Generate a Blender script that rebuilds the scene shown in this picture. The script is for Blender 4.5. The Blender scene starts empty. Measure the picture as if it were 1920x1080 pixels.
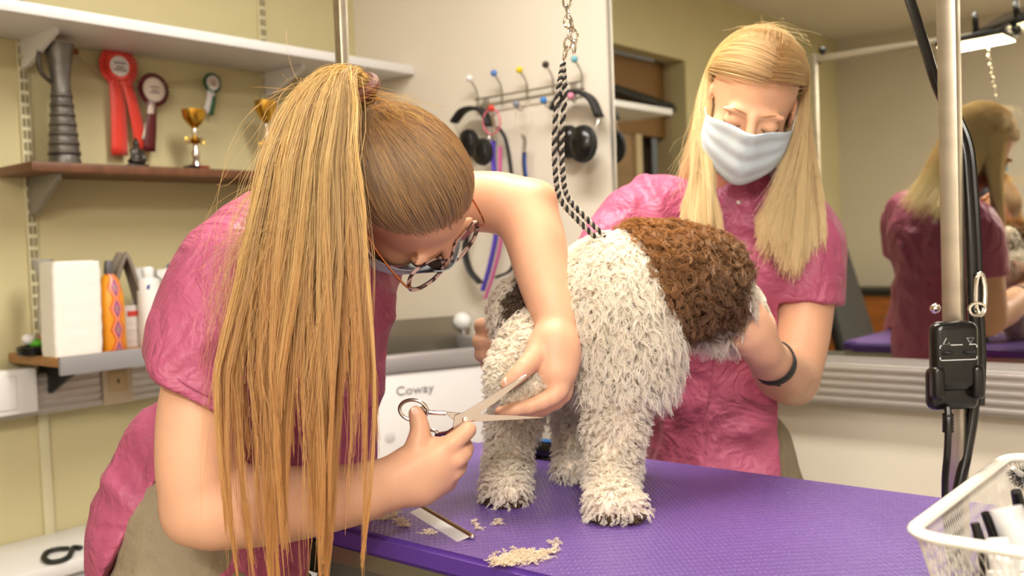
import bpy, bmesh, math, random
import numpy as np
from mathutils import Vector, Matrix, noise as mnoise
random.seed(7); RNG = np.random.default_rng(11)
S = bpy.context.scene
COL = S.collection

# ------------------------------------------------------------------ camera
FPX = 1800.0
TH, PITCH, ROLL = math.radians(40.24), math.atan(75 / 1800), 0.038
CAM = np.array([0.0, 0.0, 1.28])
_F = np.array([-math.sin(TH), math.cos(TH), 0]); _R = np.array([math.cos(TH), math.sin(TH), 0]); _U = np.array([0, 0, 1.0])
CF = _F * math.cos(PITCH) - _U * math.sin(PITCH)
_UP = _U * math.cos(PITCH) + _F * math.sin(PITCH)
CR = _R * math.cos(ROLL) - _UP * math.sin(ROLL)
CU = _UP * math.cos(ROLL) + _R * math.sin(ROLL)
cd = bpy.data.cameras.new('camera'); cam = bpy.data.objects.new('camera', cd); COL.objects.link(cam)
cd.sensor_width = 36; cd.lens = 36 * FPX / 1920; cd.clip_start = 0.02
cam.matrix_world = Matrix([[CR[i], CU[i], -CF[i], CAM[i]] for i in range(3)] + [[0, 0, 0, 1]])
cd.dof.use_dof = True; cd.dof.focus_distance = 1.24; cd.dof.aperture_fstop = 4.2; cd.dof.aperture_blades = 7
S.camera = cam

# ------------------------------------------------------------------ world, light, exposure
S.view_settings.view_transform = 'Standard'; S.view_settings.look = 'None'
S.view_settings.gamma = 1; S.view_settings.use_curve_mapping = False; S.view_settings.exposure = 0.34
cy = S.cycles
cy.max_bounces = 5; cy.diffuse_bounces = 3; cy.glossy_bounces = 4; cy.transmission_bounces = 4; cy.transparent_max_bounces = 6
cy.use_adaptive_sampling = True; cy.adaptive_threshold = 0.1; cy.adaptive_min_samples = 20; cy.use_denoising = True; cy.sample_clamp_indirect = 4; cy.caustics_reflective = False; cy.caustics_refractive = False
W = bpy.data.worlds.new('world'); S.world = W; W.use_nodes = True
W.node_tree.nodes['Background'].inputs[0].default_value = (0.9, 0.85, 0.75, 1)
W.node_tree.nodes['Background'].inputs[1].default_value = 0.15
def area(name, loc, look, sx, sy, power, col):
    l = bpy.data.lights.new(name, 'AREA'); l.shape = 'RECTANGLE'; l.size = sx; l.size_y = sy; l.energy = power; l.color = col
    o = bpy.data.objects.new(name, l); COL.objects.link(o); o.location = loc
    o.rotation_euler = (Vector(look) - Vector(loc)).to_track_quat('-Z', 'Y').to_euler()
    return o
WARM = (1.0, 0.86, 0.66)
# unseen ceiling panels; middle gives front fill, last added to brighten the back
CEIL = ((-1.1, 1.35, .6, .15, 34), (.5, -.2, .15, .6, 30), (.6, -1.5, .6, .15, 80))
for x, y, a_, b_, pw_ in CEIL:
    area('unseen_ceiling_source', (x, y, 2.66), (x, y, 0), 2 * a_, 2 * b_, pw_, (1.0, .95, .87))

# ------------------------------------------------------------------ helpers: picture measurements to places in the room
def C(px, py, d):                                  # point seen at (px, py) that stands d metres deep
    return CAM + CF * d + CR * ((px - 960) / FPX * d) - CU * ((py - 540) / FPX * d)
def CV(x, dd, u):                                  # direction: right, away, up
    return CR * x + CF * dd + CU * u
def onplane(px, py, axis, val):
    dr = C(px, py, 1.0) - CAM
    return CAM + dr * ((val - CAM[axis]) / dr[axis])
def lin(c):
    c = np.array(c, float) / 255.0
    return tuple(np.where(c <= 0.04045, c / 12.92, ((c + 0.055) / 1.055) ** 2.4)) + (1.0,)
def unit(v): v = np.asarray(v, float); return v / (np.linalg.norm(v) + 1e-12)

# ------------------------------------------------------------------ materials
MATS = {}
def mat(name, rgb, rough=0.5, metal=0.0, spec=0.5, noise=None, bump=None, sss=0.0, trans=0.0, alpha=1.0, emit=None, coat=0.0, sheen=0.0, rgb2=None):
    if name in MATS: return MATS[name]
    m = bpy.data.materials.new(name); m.use_nodes = True; MATS[name] = m
    nt = m.node_tree; b = nt.nodes['Principled BSDF']; L = nt.links
    b.inputs['Base Color'].default_value = lin(rgb); b.inputs['Roughness'].default_value = rough
    b.inputs['Metallic'].default_value = metal; b.inputs['Specular IOR Level'].default_value = spec
    b.inputs['Transmission Weight'].default_value = trans; b.inputs['Alpha'].default_value = alpha
    b.inputs['Coat Weight'].default_value = coat; b.inputs['Sheen Weight'].default_value = sheen
    if sss:
        b.inputs['Subsurface Weight'].default_value = sss; b.inputs['Subsurface Radius'].default_value = (1, .35, .2)
        b.inputs['Subsurface Scale'].default_value = 0.008
    if emit:
        b.inputs['Emission Color'].default_value = lin(emit[0]); b.inputs['Emission Strength'].default_value = emit[1]
    tc = nt.nodes.new('ShaderNodeTexCoord')
    def mapped(sc):
        mp = nt.nodes.new('ShaderNodeMapping'); L.new(tc.outputs['Object'], mp.inputs[0])
        mp.inputs['Scale'].default_value = sc if hasattr(sc, '__len__') else (sc,) * 3
        return mp.outputs[0]
    if noise or rgb2:                              # noise = (scale, amount of value change, detail)
        sc, am, det = noise or (8, 0.5, 3)
        n = nt.nodes.new('ShaderNodeTexNoise'); L.new(mapped(sc), n.inputs['Vector']); n.inputs['Scale'].default_value = 1; n.inputs['Detail'].default_value = det
        mx = nt.nodes.new('ShaderNodeMix'); mx.data_type = 'RGBA'
        c = lin(rgb)
        mx.inputs[6].default_value = c
        mx.inputs[7].default_value = lin(rgb2) if rgb2 else tuple(max(0, x * (1 - am)) for x in c[:3]) + (1,)
        r = nt.nodes.new('ShaderNodeValToRGB'); r.color_ramp.elements[0].position = .35; r.color_ramp.elements[1].position = .68
        L.new(n.outputs[0], r.inputs[0]); L.new(r.outputs[0], mx.inputs[0]); L.new(mx.outputs[2], b.inputs['Base Color'])
    if bump:                                       # bump = (scale, strength, detail)
        n = nt.nodes.new('ShaderNodeTexNoise'); L.new(mapped(bump[0]), n.inputs['Vector']); n.inputs['Scale'].default_value = 1
        n.inputs['Detail'].default_value = bump[2] if len(bump) > 2 else 3
        bp = nt.nodes.new('ShaderNodeBump'); bp.inputs['Strength'].default_value = bump[1]; bp.inputs['Distance'].default_value = bump[3] if len(bump) > 3 else 0.004
        L.new(n.outputs[0], bp.inputs['Height']); L.new(bp.outputs[0], b.inputs['Normal'])
    return m
def hairmat(name, rgb, rgb2, rough=0.4, tip=None, shine=.35, trans=.25, root=None):
    """strand shader: colour runs from rgb to rgb2 with each lock's own tint, optionally to another colour at the tips or roots"""
    m = bpy.data.materials.new(name); m.use_nodes = True; MATS[name] = m
    nt = m.node_tree; L = nt.links; nt.nodes.remove(nt.nodes['Principled BSDF'])
    hi = nt.nodes.new('ShaderNodeHairInfo'); at = nt.nodes.new('ShaderNodeAttribute'); at.attribute_name = 'tint'
    def mix(f, a, b):
        x = nt.nodes.new('ShaderNodeMix'); x.data_type = 'RGBA'
        for s_, q in ((0, f), (6, a), (7, b)):
            if isinstance(q, (tuple, float)): x.inputs[s_].default_value = q
            else: L.new(q, x.inputs[s_])
        return x.outputs[2]
    def rng(a, b, hi_):
        r = nt.nodes.new('ShaderNodeMapRange'); r.inputs[1].default_value = a; r.inputs[2].default_value = b; r.inputs[4].default_value = hi_
        L.new(hi.outputs['Intercept'], r.inputs[0]); return r.outputs[0]
    out = mix(at.outputs['Fac'], lin(rgb), lin(rgb2))
    if tip: out = mix(rng(.35, .95, .85), out, lin(tip))
    if root: out = mix(rng(.30, .0, .9), out, lin(root))
    df = nt.nodes.new('ShaderNodeBsdfDiffuse'); L.new(out, df.inputs[0])
    tl = nt.nodes.new('ShaderNodeBsdfTranslucent'); L.new(out, tl.inputs[0])
    hb = nt.nodes.new('ShaderNodeBsdfHair'); hb.component = 'Reflection'; hb.inputs['Offset'].default_value = -.05; hb.inputs['RoughnessU'].default_value = rough; hb.inputs['RoughnessV'].default_value = .8
    L.new(mix(.45, out, (1, .95, .85, 1)), hb.inputs[0])
    m1 = nt.nodes.new('ShaderNodeMixShader'); m1.inputs[0].default_value = trans; L.new(df.outputs[0], m1.inputs[1]); L.new(tl.outputs[0], m1.inputs[2])
    m2 = nt.nodes.new('ShaderNodeMixShader'); m2.inputs[0].default_value = shine; L.new(m1.outputs[0], m2.inputs[1]); L.new(hb.outputs[0], m2.inputs[2])
    L.new(m2.outputs[0], nt.nodes['Material Output'].inputs[0])
    return m

# ------------------------------------------------------------------ object helpers
def settag(o, label=None, cat=None, group=None, kind=None):
    if label: o['label'] = label
    if cat: o['category'] = cat
    if group: o['group'] = group
    if kind: o['kind'] = kind
    return o
def thing(name, loc, label, cat, group=None, rz=0.0, kind=None):
    o = bpy.data.objects.new(name, None); COL.objects.link(o); o.location = loc; o.rotation_euler = (0, 0, rz); o.empty_display_size = .05
    return settag(o, label, cat, group, kind)
def link(name, data, m=None, parent=None, world=True):
    o = bpy.data.objects.new(name, data); COL.objects.link(o)
    if m is not None and data is not None:
        for mm in (m if isinstance(m, (list, tuple)) else [m]): data.materials.append(mm)
    if parent is not None:
        o.parent = parent
        if world:
            o.matrix_parent_inverse = pw(parent).inverted()
    return o
def pw(o):                                         # world matrix without a depsgraph update
    M = Matrix.LocRotScale(o.location, o.rotation_euler, o.scale)
    return pw(o.parent) @ o.matrix_parent_inverse @ M if o.parent else M
def smooth(me, angle=None):
    me.shade_smooth()
    return me
class B:                                           # collects shapes, builds ONE mesh object
    def __init__(s): s.bm = bmesh.new()
    def box(s, lo, hi, bev=0.0, M=None, seg=2):
        lo, hi = np.array(lo, float), np.array(hi, float)
        r = bmesh.ops.create_cube(s.bm, size=1.0, matrix=(M or Matrix()) @ Matrix.Translation(Vector((lo + hi) / 2)) @ Matrix.Diagonal(Vector(list(hi - lo) + [1])))
        if bev:
            e = list({e for v in r['verts'] for e in v.link_edges})
            bmesh.ops.bevel(s.bm, geom=e, offset=bev, segments=seg, affect='EDGES', profile=.5)
        return s
    def tube(s, pts, r, n=8, cap=True, closed=False, flat=None):
        pts = [np.array(p, float) for p in pts]; k = len(pts)
        rs = r if hasattr(r, '__len__') else [r] * k
        rings = []; up = None
        for i in range(k):
            a = pts[(i - 1) % k] if closed or i > 0 else pts[0]; b = pts[(i + 1) % k] if closed or i < k - 1 else pts[-1]
            t = unit(b - a)
            if up is None: up = np.array([0, 0, 1.0]) if abs(t[2]) < .9 else np.array([1.0, 0, 0])
            x = unit(np.cross(t, up)); y = np.cross(x, t); up = y
            fx, fy = flat or (1, 1)
            rings.append([s.bm.verts.new(Vector(pts[i] + rs[i] * (math.cos(2 * math.pi * j / n) * x * fx + math.sin(2 * math.pi * j / n) * y * fy))) for j in range(n)])
        for i in range(k if closed else k - 1):
            A, Bq = rings[i], rings[(i + 1) % k]
            for j in range(n): s.bm.faces.new((A[j], A[(j + 1) % n], Bq[(j + 1) % n], Bq[j]))
        if cap and not closed:
            s.bm.faces.new(rings[0][::-1]); s.bm.faces.new(rings[-1])
        return s
    def lathe(s, prof, loc=(0, 0, 0), n=20, M=None, sx=1, sy=1):
        M = M or Matrix(); rings = []
        for r, z in prof:
            rings.append([s.bm.verts.new(M @ Vector((loc[0] + sx * r * math.cos(2 * math.pi * j / n), loc[1] + sy * r * math.sin(2 * math.pi * j / n), loc[2] + z))) for j in range(n)])
        for A, Bq in zip(rings, rings[1:]):
            for j in range(n): s.bm.faces.new((A[j], A[(j + 1) % n], Bq[(j + 1) % n], Bq[j]))
        s.bm.faces.new(rings[0][::-1]); s.bm.faces.new(rings[-1])
        return s
    def ball(s, c, r, sub=2, M=None):
        r = r if hasattr(r, '__len__') else (r,) * 3
        bmesh.ops.create_icosphere(s.bm, subdivisions=sub, radius=1, matrix=(M or Matrix()) @ Matrix.Translation(Vector(c)) @ Matrix.Diagonal(Vector(list(r) + [1])))
        return s
    def prism(s, poly, h, M):                      # 2-D outline extruded along local z
        a = [s.bm.verts.new(M @ Vector((x, y, 0))) for x, y in poly]; b = [s.bm.verts.new(M @ Vector((x, y, h))) for x, y in poly]
        s.bm.faces.new(a[::-1]); s.bm.faces.new(b); n = len(poly)
        for i in range(n): s.bm.faces.new((a[i], a[(i + 1) % n], b[(i + 1) % n], b[i]))
        return s
    def grid(s, fn, nu, nv, closeu=False):
        V = [[s.bm.verts.new(Vector(fn(i / (nu if closeu else nu - 1), j / (nv - 1)))) for j in range(nv)] for i in range(nu)]
        for i in range(nu if closeu else nu - 1):
            for j in range(nv - 1):
                A, Bq = V[i], V[(i + 1) % nu]
                s.bm.faces.new((A[j], Bq[j], Bq[j + 1], A[j + 1]))
        return s
    def mesh(s, name, sm=True, autos=40):
        bmesh.ops.recalc_face_normals(s.bm, faces=s.bm.faces)
        if sm:
            for f in s.bm.faces: f.smooth = True
            lim = math.radians(autos)
            for e in s.bm.edges:
                if len(e.link_faces) == 2 and e.calc_face_angle(0) > lim: e.smooth = False
        me = bpy.data.meshes.new(name); s.bm.to_mesh(me); s.bm.free()
        return me
    def build(s, name, m, parent=None, sm=True, world=True):
        return link(name, s.mesh(name, sm), m, parent, world)
def spline(pts, n):
    pts = np.array(pts, float); k = len(pts); out = []
    P = np.vstack([2 * pts[0] - pts[1], pts, 2 * pts[-1] - pts[-2]])
    for q in np.linspace(0, k - 1, n):
        i = min(int(q), k - 2); t = q - i; a, b, c, d = P[i:i + 4]
        out.append(.5 * ((2 * b) + (c - a) * t + (2 * a - 5 * b + 4 * c - d) * t * t + (3 * b - 3 * c + d - a) * t ** 3))
    return np.array(out)
def frame(loc, x, y, z):
    return Matrix([[x[i], y[i], z[i], loc[i]] for i in range(3)] + [[0, 0, 0, 1]])
def solid(o, t, off=-1):
    md = o.modifiers.new('thickness', 'SOLIDIFY'); md.thickness = t; md.offset = off
    return o

# ------------------------------------------------------------------ implicit surfaces for bodies and clothes
class Field:
    def __init__(s, lo, hi, h):
        s.h = h; s.lo = np.array(lo, float); s.n = np.ceil((np.array(hi, float) - s.lo) / h).astype(int) + 1
        s.v = np.full(s.n, 0.2, np.float32)
    def sub(s, lo, hi):
        a = np.clip(np.floor((np.array(lo) - s.lo) / s.h).astype(int), 0, s.n); b = np.clip(np.ceil((np.array(hi) - s.lo) / s.h).astype(int) + 1, 0, s.n)
        sl = tuple(slice(a[i], b[i]) for i in range(3))
        ax = [(s.lo[i] + s.h * np.arange(a[i], b[i])).astype(np.float32) for i in range(3)]
        return sl, ax
    def put(s, lo, hi, f, k, mode):
        sl, ax = s.sub(lo, hi)
        if min(len(q) for q in ax) == 0: return
        X, Y, Z = ax[0][:, None, None], ax[1][None, :, None], ax[2][None, None, :]
        d = f(X, Y, Z).astype(np.float32); v = s.v[sl]
        if mode == 'cut':
            a, b = v, -d
            hh = np.clip(.5 + .5 * (a - b) / k, 0, 1); s.v[sl] = b + (a - b) * hh + k * hh * (1 - hh)
        else:
            hh = np.clip(.5 + .5 * (v - d) / k, 0, 1); s.v[sl] = v + (d - v) * hh - k * hh * (1 - hh)
    def cap(s, a, b, ra, rb, k=.01, mode='add'):
        a, b = np.array(a, float), np.array(b, float); m = max(ra, rb) + k + 3 * s.h
        ab = b - a; L2 = float(ab @ ab) + 1e-12
        def f(X, Y, Z):
            px, py, pz = X - a[0], Y - a[1], Z - a[2]
            t = np.clip((px * ab[0] + py * ab[1] + pz * ab[2]) / L2, 0, 1)
            return np.sqrt((px - t * ab[0]) ** 2 + (py - t * ab[1]) ** 2 + (pz - t * ab[2]) ** 2) - (ra + (rb - ra) * t)
        s.put(np.minimum(a, b) - m, np.maximum(a, b) + m, f, k, mode); return s
    def chain(s, pts, rs, k=.01, mode='add', n=None):
        if n:
            q = spline(np.hstack([np.array(pts), np.array(rs)[:, None]]), n); pts, rs = q[:, :3], q[:, 3]
        for i in range(len(pts) - 1): s.cap(pts[i], pts[i + 1], rs[i], rs[i + 1], k, mode)
        return s
    def ell(s, c, r, R=None, k=.01, mode='add'):  # R columns = axes
        c = np.array(c, float); r = np.array(r, float); R = np.eye(3) if R is None else np.array(R, float)
        ext = np.sqrt(((R * r) ** 2).sum(1)) + k + 3 * s.h
        def f(X, Y, Z):
            p = [X - c[0], Y - c[1], Z - c[2]]
            q = [sum(R[j, i] * p[j] for j in range(3)) for i in range(3)]
            k0 = np.sqrt(sum((q[i] / r[i]) ** 2 for i in range(3))); k1 = np.sqrt(sum((q[i] / r[i] ** 2) ** 2 for i in range(3))) + 1e-9
            return k0 * (k0 - 1) / k1
        s.put(c - ext, c + ext, f, k, mode); return s
    def cut_planes(s, planes, k=.004):            # removes the region where every (point, outward normal) has signed distance < 0
        def f(X, Y, Z):
            d = None
            for p, n in planes:
                e = (X - p[0]) * n[0] + (Y - p[1]) * n[1] + (Z - p[2]) * n[2]
                d = e if d is None else np.maximum(d, e)
            return d
        s.put(s.lo, s.lo + s.h * s.n, f, k, 'cut'); return s
    def mesh(s, name, relax=2):
        v = s.v; h = s.h; ins = v < 0; nx, ny, nz = v.shape
        c = sum(ins[i:nx - 1 + i, j:ny - 1 + j, k:nz - 1 + k].astype(np.int8) for i in (0, 1) for j in (0, 1) for k in (0, 1))
        act = (c > 0) & (c < 8); I, J, K = np.nonzero(act); N = len(I)
        idx = np.full(act.shape, -1, np.int64); idx[act] = np.arange(N)
        acc = np.zeros((N, 3)); cnt = np.zeros(N)
        cs = [(i, j, k) for i in (0, 1) for j in (0, 1) for k in (0, 1)]
        for p in cs:
            for ax in range(3):
                if p[ax]: continue
                q = list(p); q[ax] = 1
                a = v[I + p[0], J + p[1], K + p[2]]; b = v[I + q[0], J + q[1], K + q[2]]
                x = (a < 0) != (b < 0); t = np.where(x, a / np.where(x, a - b, 1), 0)
                pos = np.tile(np.array(p, float), (N, 1)); pos[:, ax] += t
                acc[x] += pos[x]; cnt[x] += 1
        P = s.lo + h * (np.stack([I, J, K], 1) + acc / cnt[:, None])
        F = []
        for ax in range(3):
            A = np.take(ins, range(0, v.shape[ax] - 1), ax); Bq = np.take(ins, range(1, v.shape[ax]), ax)
            e = np.argwhere(A != Bq); o1, o2 = (ax + 1) % 3, (ax + 2) % 3
            lim = np.array(act.shape)
            e = e[(e[:, o1] > 0) & (e[:, o2] > 0) & (e[:, o1] < lim[o1]) & (e[:, o2] < lim[o2])]
            def cell(d1, d2):
                q = e.copy(); q[:, o1] += d1; q[:, o2] += d2
                return idx[q[:, 0], q[:, 1], q[:, 2]]
            f = np.stack([cell(-1, -1), cell(0, -1), cell(0, 0), cell(-1, 0)], 1)
            fl = ~A[e[:, 0], e[:, 1], e[:, 2]]
            f[fl] = f[fl][:, ::-1]; F.append(f)
        F = np.vstack(F); F = F[(F >= 0).all(1)]
        for _ in range(relax):                     # even out the vertices
            sm = np.zeros_like(P); ct = np.zeros(N)
            for a, b in ((0, 1), (1, 2), (2, 3), (3, 0)):
                np.add.at(sm, F[:, a], P[F[:, b]]); np.add.at(ct, F[:, a], 1); np.add.at(sm, F[:, b], P[F[:, a]]); np.add.at(ct, F[:, b], 1)
            P = .5 * P + .5 * sm / np.maximum(ct, 1)[:, None]
        return tomesh(name, P, F)
def tomesh(name, P, F):
    me = bpy.data.meshes.new(name); me.vertices.add(len(P)); me.vertices.foreach_set('co', np.asarray(P, np.float32).ravel())
    me.loops.add(F.size); me.loops.foreach_set('vertex_index', F.ravel().astype(np.int32)); me.polygons.add(len(F))
    me.polygons.foreach_set('loop_start', np.arange(0, F.size, F.shape[1], dtype=np.int32)); me.update(calc_edges=True); me.validate(); me.shade_smooth()
    return me
def wrinkle(me, fn):                               # moves vertices along their normals
    n = len(me.vertices); P = np.zeros(n * 3, np.float32); me.vertices.foreach_get('co', P); P = P.reshape(-1, 3)
    Nn = np.zeros(n * 3, np.float32); me.vertices.foreach_get('normal', Nn); Nn = Nn.reshape(-1, 3)
    d = fn(P); me.vertices.foreach_set('co', (P + Nn * d[:, None]).astype(np.float32).ravel()); me.update()
def mnz(P, sc, off=0.0):
    sc = np.array(sc if hasattr(sc, '__len__') else (sc,) * 3); Q = P * sc + off
    return np.array([mnoise.noise(Vector(q)) for q in Q])
def hair(name, P, r0, r1, m, parent, tint=None, jit=.25):    # P: strands x points x 3
    P = np.asarray(P, np.float32); n, k, _ = P.shape
    hc = bpy.data.hair_curves.new(name); hc.add_curves([k] * n)
    hc.attributes['position'].data.foreach_set('vector', P.ravel())
    rr = np.tile(np.linspace(r0, r1, k, dtype=np.float32), n)
    tt_ = (np.random.default_rng(n).random(n) if tint is None else np.clip(np.asarray(tint) + np.random.default_rng(n).normal(0, jit, n), 0, 1)).astype(np.float32)
    hc.attributes.new('tint', 'FLOAT', 'CURVE').data.foreach_set('value', tt_)
    at = hc.attributes.get('radius') or hc.attributes.new('radius', 'FLOAT', 'POINT')
    at.data.foreach_set('value', rr.astype(np.float32))
    return link(name, hc, m, parent)
def wav(n, k, amp, freq, seed=0):                  # smooth random sideways offsets for n strands of k points
    g = np.random.default_rng(seed); t = np.linspace(0, 1, k)[None, :, None]
    ph = g.uniform(0, 6.28, (n, 1, 3)); fr = g.uniform(.5, 1.4, (n, 1, 3)) * freq; am = g.normal(0, amp, (n, 1, 3))
    return am * (np.sin(ph + fr * 6.28 * t) - np.sin(ph)) * t ** .5
# ------------------------------------------------------------------ the room
XL, YM, YB, XR, ZC = -2.75, 2.40, -2.30, 2.30, 2.72
M_green = mat('green_wall_paint', (208, 197, 152), .75, noise=(3, .05, 2), bump=(60, .08, 3, .002))
M_beige = mat('beige_wall_paint', (232, 222, 206), .75, noise=(3, .04, 2), bump=(60, .08, 3, .002))
M_white = mat('white_laminate', (232, 230, 228), .4)
M_plast = mat('white_plastic', (236, 235, 232), .35)
M_alu = mat('aluminium', (205, 200, 196), .35, .7, bump=((3, 3, 400), .05))
M_steel = mat('steel', (190, 186, 180), .25, 1.0, bump=((200, 200, 4), .04))
M_chrome = mat('chrome', (235, 232, 225), .08, 1.0)
M_black = mat('black_plastic', (14, 13, 13), .25)
M_blackm = mat('black_matte', (22, 21, 20), .6)
M_wood = mat('brown_shelf_wood', (112, 70, 42), .5, noise=((3, 40, 3), .35, 4))
M_endwood = mat('raw_edge_wood', (176, 128, 78), .6, noise=((60, 6, 60), .3, 3))
def struct(name, lo, hi, m, extra=()):
    b = B().box(lo, hi)
    for q in extra: b.box(*q)
    return settag(b.build(name, m, None, sm=False), kind='structure')
M_floor = mat('floor_tiles', (150, 140, 128), .4, noise=(5, .1, 3))
struct('floor', (XL - .3, YB - .1, -.06), (XR + .1, YM + .1, 0), M_floor)
struct('ceiling', (XL - .3, YB - .1, ZC), (XR + .1, YM + .1, ZC + .08), M_beige)
struct('wall_left', (XL - .1, YB, 0), (XL, -.06, ZC), M_green, [((XL - .1, .67, 0), (XL, YM, ZC)), ((XL - .1, -.06, 2.3), (XL, .67, ZC))])
struct('wall_mirror_side', (XL - .1, YM, 0), (XR + .1, YM + .1, ZC), M_beige)
struct('wall_back', (XL - .1, YB - .1, 0), (XR + .1, YB, ZC), M_beige)
struct('wall_right', (XR, YB, 0), (XR + .1, YM, ZC), M_beige)
d = settag(thing('door_1', (XL - .15, .3, 0), None, None), kind='structure')
M_door = mat('brown_door', (150, 118, 78), .5, noise=((4, 4, 30), .12, 2)); M_dark = mat('dark_passage', (54, 38, 24), .8)
B().box((XL - .19, .27, 0), (XL - .15, .67, 1.88)).build('door_panel', M_door, d, sm=False)
B().box((XL - .2, .67, 0), (XL - .1, .71, 2.34)).box((XL - .2, -.1, 0), (XL - .1, -.06, 2.34)).build('jamb', mat('pale_jamb', (196, 176, 138), .5), d, sm=False)
B().box((XL - .18, .21, 0), (XL - .13, .27, 1.88)).build('door_post', mat('pale_jamb', (196, 176, 138)), d, sm=False)
B().box((XL - .3, -.1, 0), (XL - .26, .71, 2.34)).build('passage', M_dark, d, sm=False)
B().box((XL - .2, -.06, 1.88), (XL - .14, .67, 2.3)).build('overdoor_panel', mat('brown_overdoor', (128, 92, 44), .6), d, sm=False)
# cable trunking along two walls
def trunk(name, lo, hi, ax):
    o = settag(B().box(lo, hi, .004).build(name, M_alu), kind='structure')
    n = 5
    for i in range(n):
        z = lo[2] + (hi[2] - lo[2]) * (i + .6) / (n + .2)
        l, h = list(lo), list(hi); l[2], h[2] = z - .005, z + .005
        if ax == 0: l[0] = hi[0]; h[0] = hi[0] + .004
        else: h[1] = lo[1]; l[1] = lo[1] - .004
        B().box(l, h, .0015).build('rib', M_alu, o)
trunk('trim_1', (XL, .9, .872), (XL + .06, YM, .985), 0)
trunk('trim_2', (XL + .06, YM - .06, .858), (XR, YM - .017, .962), 1)
# mirror
mr = thing('wall_mirror', (-.0, YM - .01, .98), 'large frameless salon mirror on the wall behind the blonde groomer', 'mirror')
B().box((-1.60, YM - .012, 0.975), (2.2, YM - .004, 2.62)).build('mirror_glass', mat('mirror_silver', (228, 228, 218), .012, 1.0), mr, sm=False)
B().box((-1.612, YM - .016, .968), (-1.60, YM - .002, 2.62)).box((-1.60, YM - .016, .962), (2.2, YM - .002, .975)).build('mirror_trim', M_alu, mr, sm=False)

# ------------------------------------------------------------------ shelves on the green wall
def rail(y, lab):
    r = thing('shelf_rail', (XL, y, .4), lab, 'shelf rail', 'slotted wall rails')
    B().box((XL, y - .014, .3), (XL + .012, y + .014, 2.6), .002).build('strip', mat('rail_cream', (214, 206, 170), .45), r)
    me = B().box((-.0015, -.004, -.011), (.0015, .004, .011)).mesh('slot', False)
    for i in range(46):
        for s in (-1, 1):
            z = 1.05 + i * .033
            q = link('slot', me, None, r); q.location = (XL + .0125, y + s * .006, z)
            if not me.materials: me.materials.append(mat('slot_dark', (140, 130, 98), .8))
rail(1.185, 'cream slotted wall rail beside the ribbed pewter vase')
rail(1.984, 'cream slotted wall rail behind the ponytailed groomer')
def bracket(p, y, x1, z, h, m):
    M = frame((0, y - .006, 0), (1, 0, 0), (0, 0, 1), (0, 1, 0))
    B().prism([(XL + .012, z), (x1, z), (x1, z - .015), (XL + .05, z - h), (XL + .012, z - h)], .012, M).build('bracket', m, p, sm=False)
sh = thing('wall_shelf', (XL, 1.5, 1.885), 'long white shelf board high on the green wall', 'shelf')
B().box((XL + .012, .62, 1.902), (-2.44, YM - .003, 1.932), .003).build('board', M_white, sh)
for y in (1.185, 1.984): bracket(sh, y, -2.53, 1.902, .075, M_white)
sh = thing('wall_shelf', (XL, 1.5, 1.53), 'brown wooden shelf carrying trophies and the pewter vase', 'shelf')
B().box((XL + .012, 1.1, 1.524), (-2.524, 2.2, 1.549), .002).build('board', M_wood, sh)
for y in (1.185, 1.984): bracket(sh, y, -2.56, 1.524, .1, mat('bracket_grey', (150, 146, 140), .4, .5))
sh = thing('wall_shelf', (XL, 1.5, 1.02), 'low wooden shelf with grey front holding sprays and paper', 'shelf')
B().box((XL + .012, 1.1, 1.021), (-2.447, 2.2, 1.046), .002).build('board', M_endwood, sh)
B().box((-2.446, 1.102, 1.0), (-2.434, 2.2, 1.048), .001).build('front_edge', mat('shelf_grey', (150, 148, 150), .45), sh)
for y in (1.185, 1.984): bracket(sh, y, -2.5, 1.021, .1, M_blackm)
# sockets
s = thing('wall_socket', (XL + .06, 1.06, .9), 'white double socket box at the end of the trunking', 'socket')
p = onplane(35, 735, 0, XL + .1)
B().box((XL + .06, p[1] - .075, p[2] - .06), (XL + .1, p[1] + .05, p[2] + .06), .005).build('casing', M_plast, s)
B().box((XL + .1, p[1] - .06, p[2] - .045), (XL + .104, p[1] - .005, p[2] + .045), .003).build('cover', M_white, s)
s = thing('wall_socket', (XL + .065, 1.4, .93), 'cream square socket set in the grey trunking', 'socket')
p = onplane(220, 714, 0, XL + .068)
B().box((XL + .064, p[1] - .045, .872), (XL + .071, p[1] + .045, .985), .002).build('plate', mat('socket_beige', (214, 196, 170), .5), s)
B().box((XL + .071, p[1] - .028, p[2] - .03), (XL + .074, p[1] + .028, p[2] + .03), .003).build('rocker', mat('socket_cream', (206, 182, 140), .5), s)
B().box((XL + .074, p[1] - .003, p[2] - .006), (XL + .0745, p[1] + .003, p[2] + .006)).build('hole', M_dark, s, sm=False)

# trophies
def tin(x, px, py): return onplane(px, py, 0, x)
M_pew = mat('pewter', (120, 116, 112), .42, .75, noise=(30, .3, 3), bump=(80, .15))
M_gold = mat('gold_metal', (214, 170, 64), .22, 1.0); M_silv = mat('silver_metal', (222, 214, 206), .18, 1.0)
b0 = tin(-2.63, 122, 304); zt = 1.549
t = thing('pewter_ewer', (b0[0], b0[1], zt), 'tall ribbed pewter ewer with curved handle on the brown shelf', 'vase')
H = .335
prof = [(.040, 0), (.042, .01), (.038, .03)]
for i in range(7):
    z0 = .035 + i * .026; r0 = .0385 - i * .0022
    prof += [(r0 + .003, z0), (r0 + .003, z0 + .005), (r0, z0 + .008), (r0 - .001, z0 + .022)]
prof += [(.024, .225), (.025, .24), (.029, .27), (.037, .32), (.040, .332), (.036, .332), (.026, .27), (.02, .23)]
B().lathe(prof, (b0[0], b0[1], zt), 28).build('body', M_pew, t)
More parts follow.
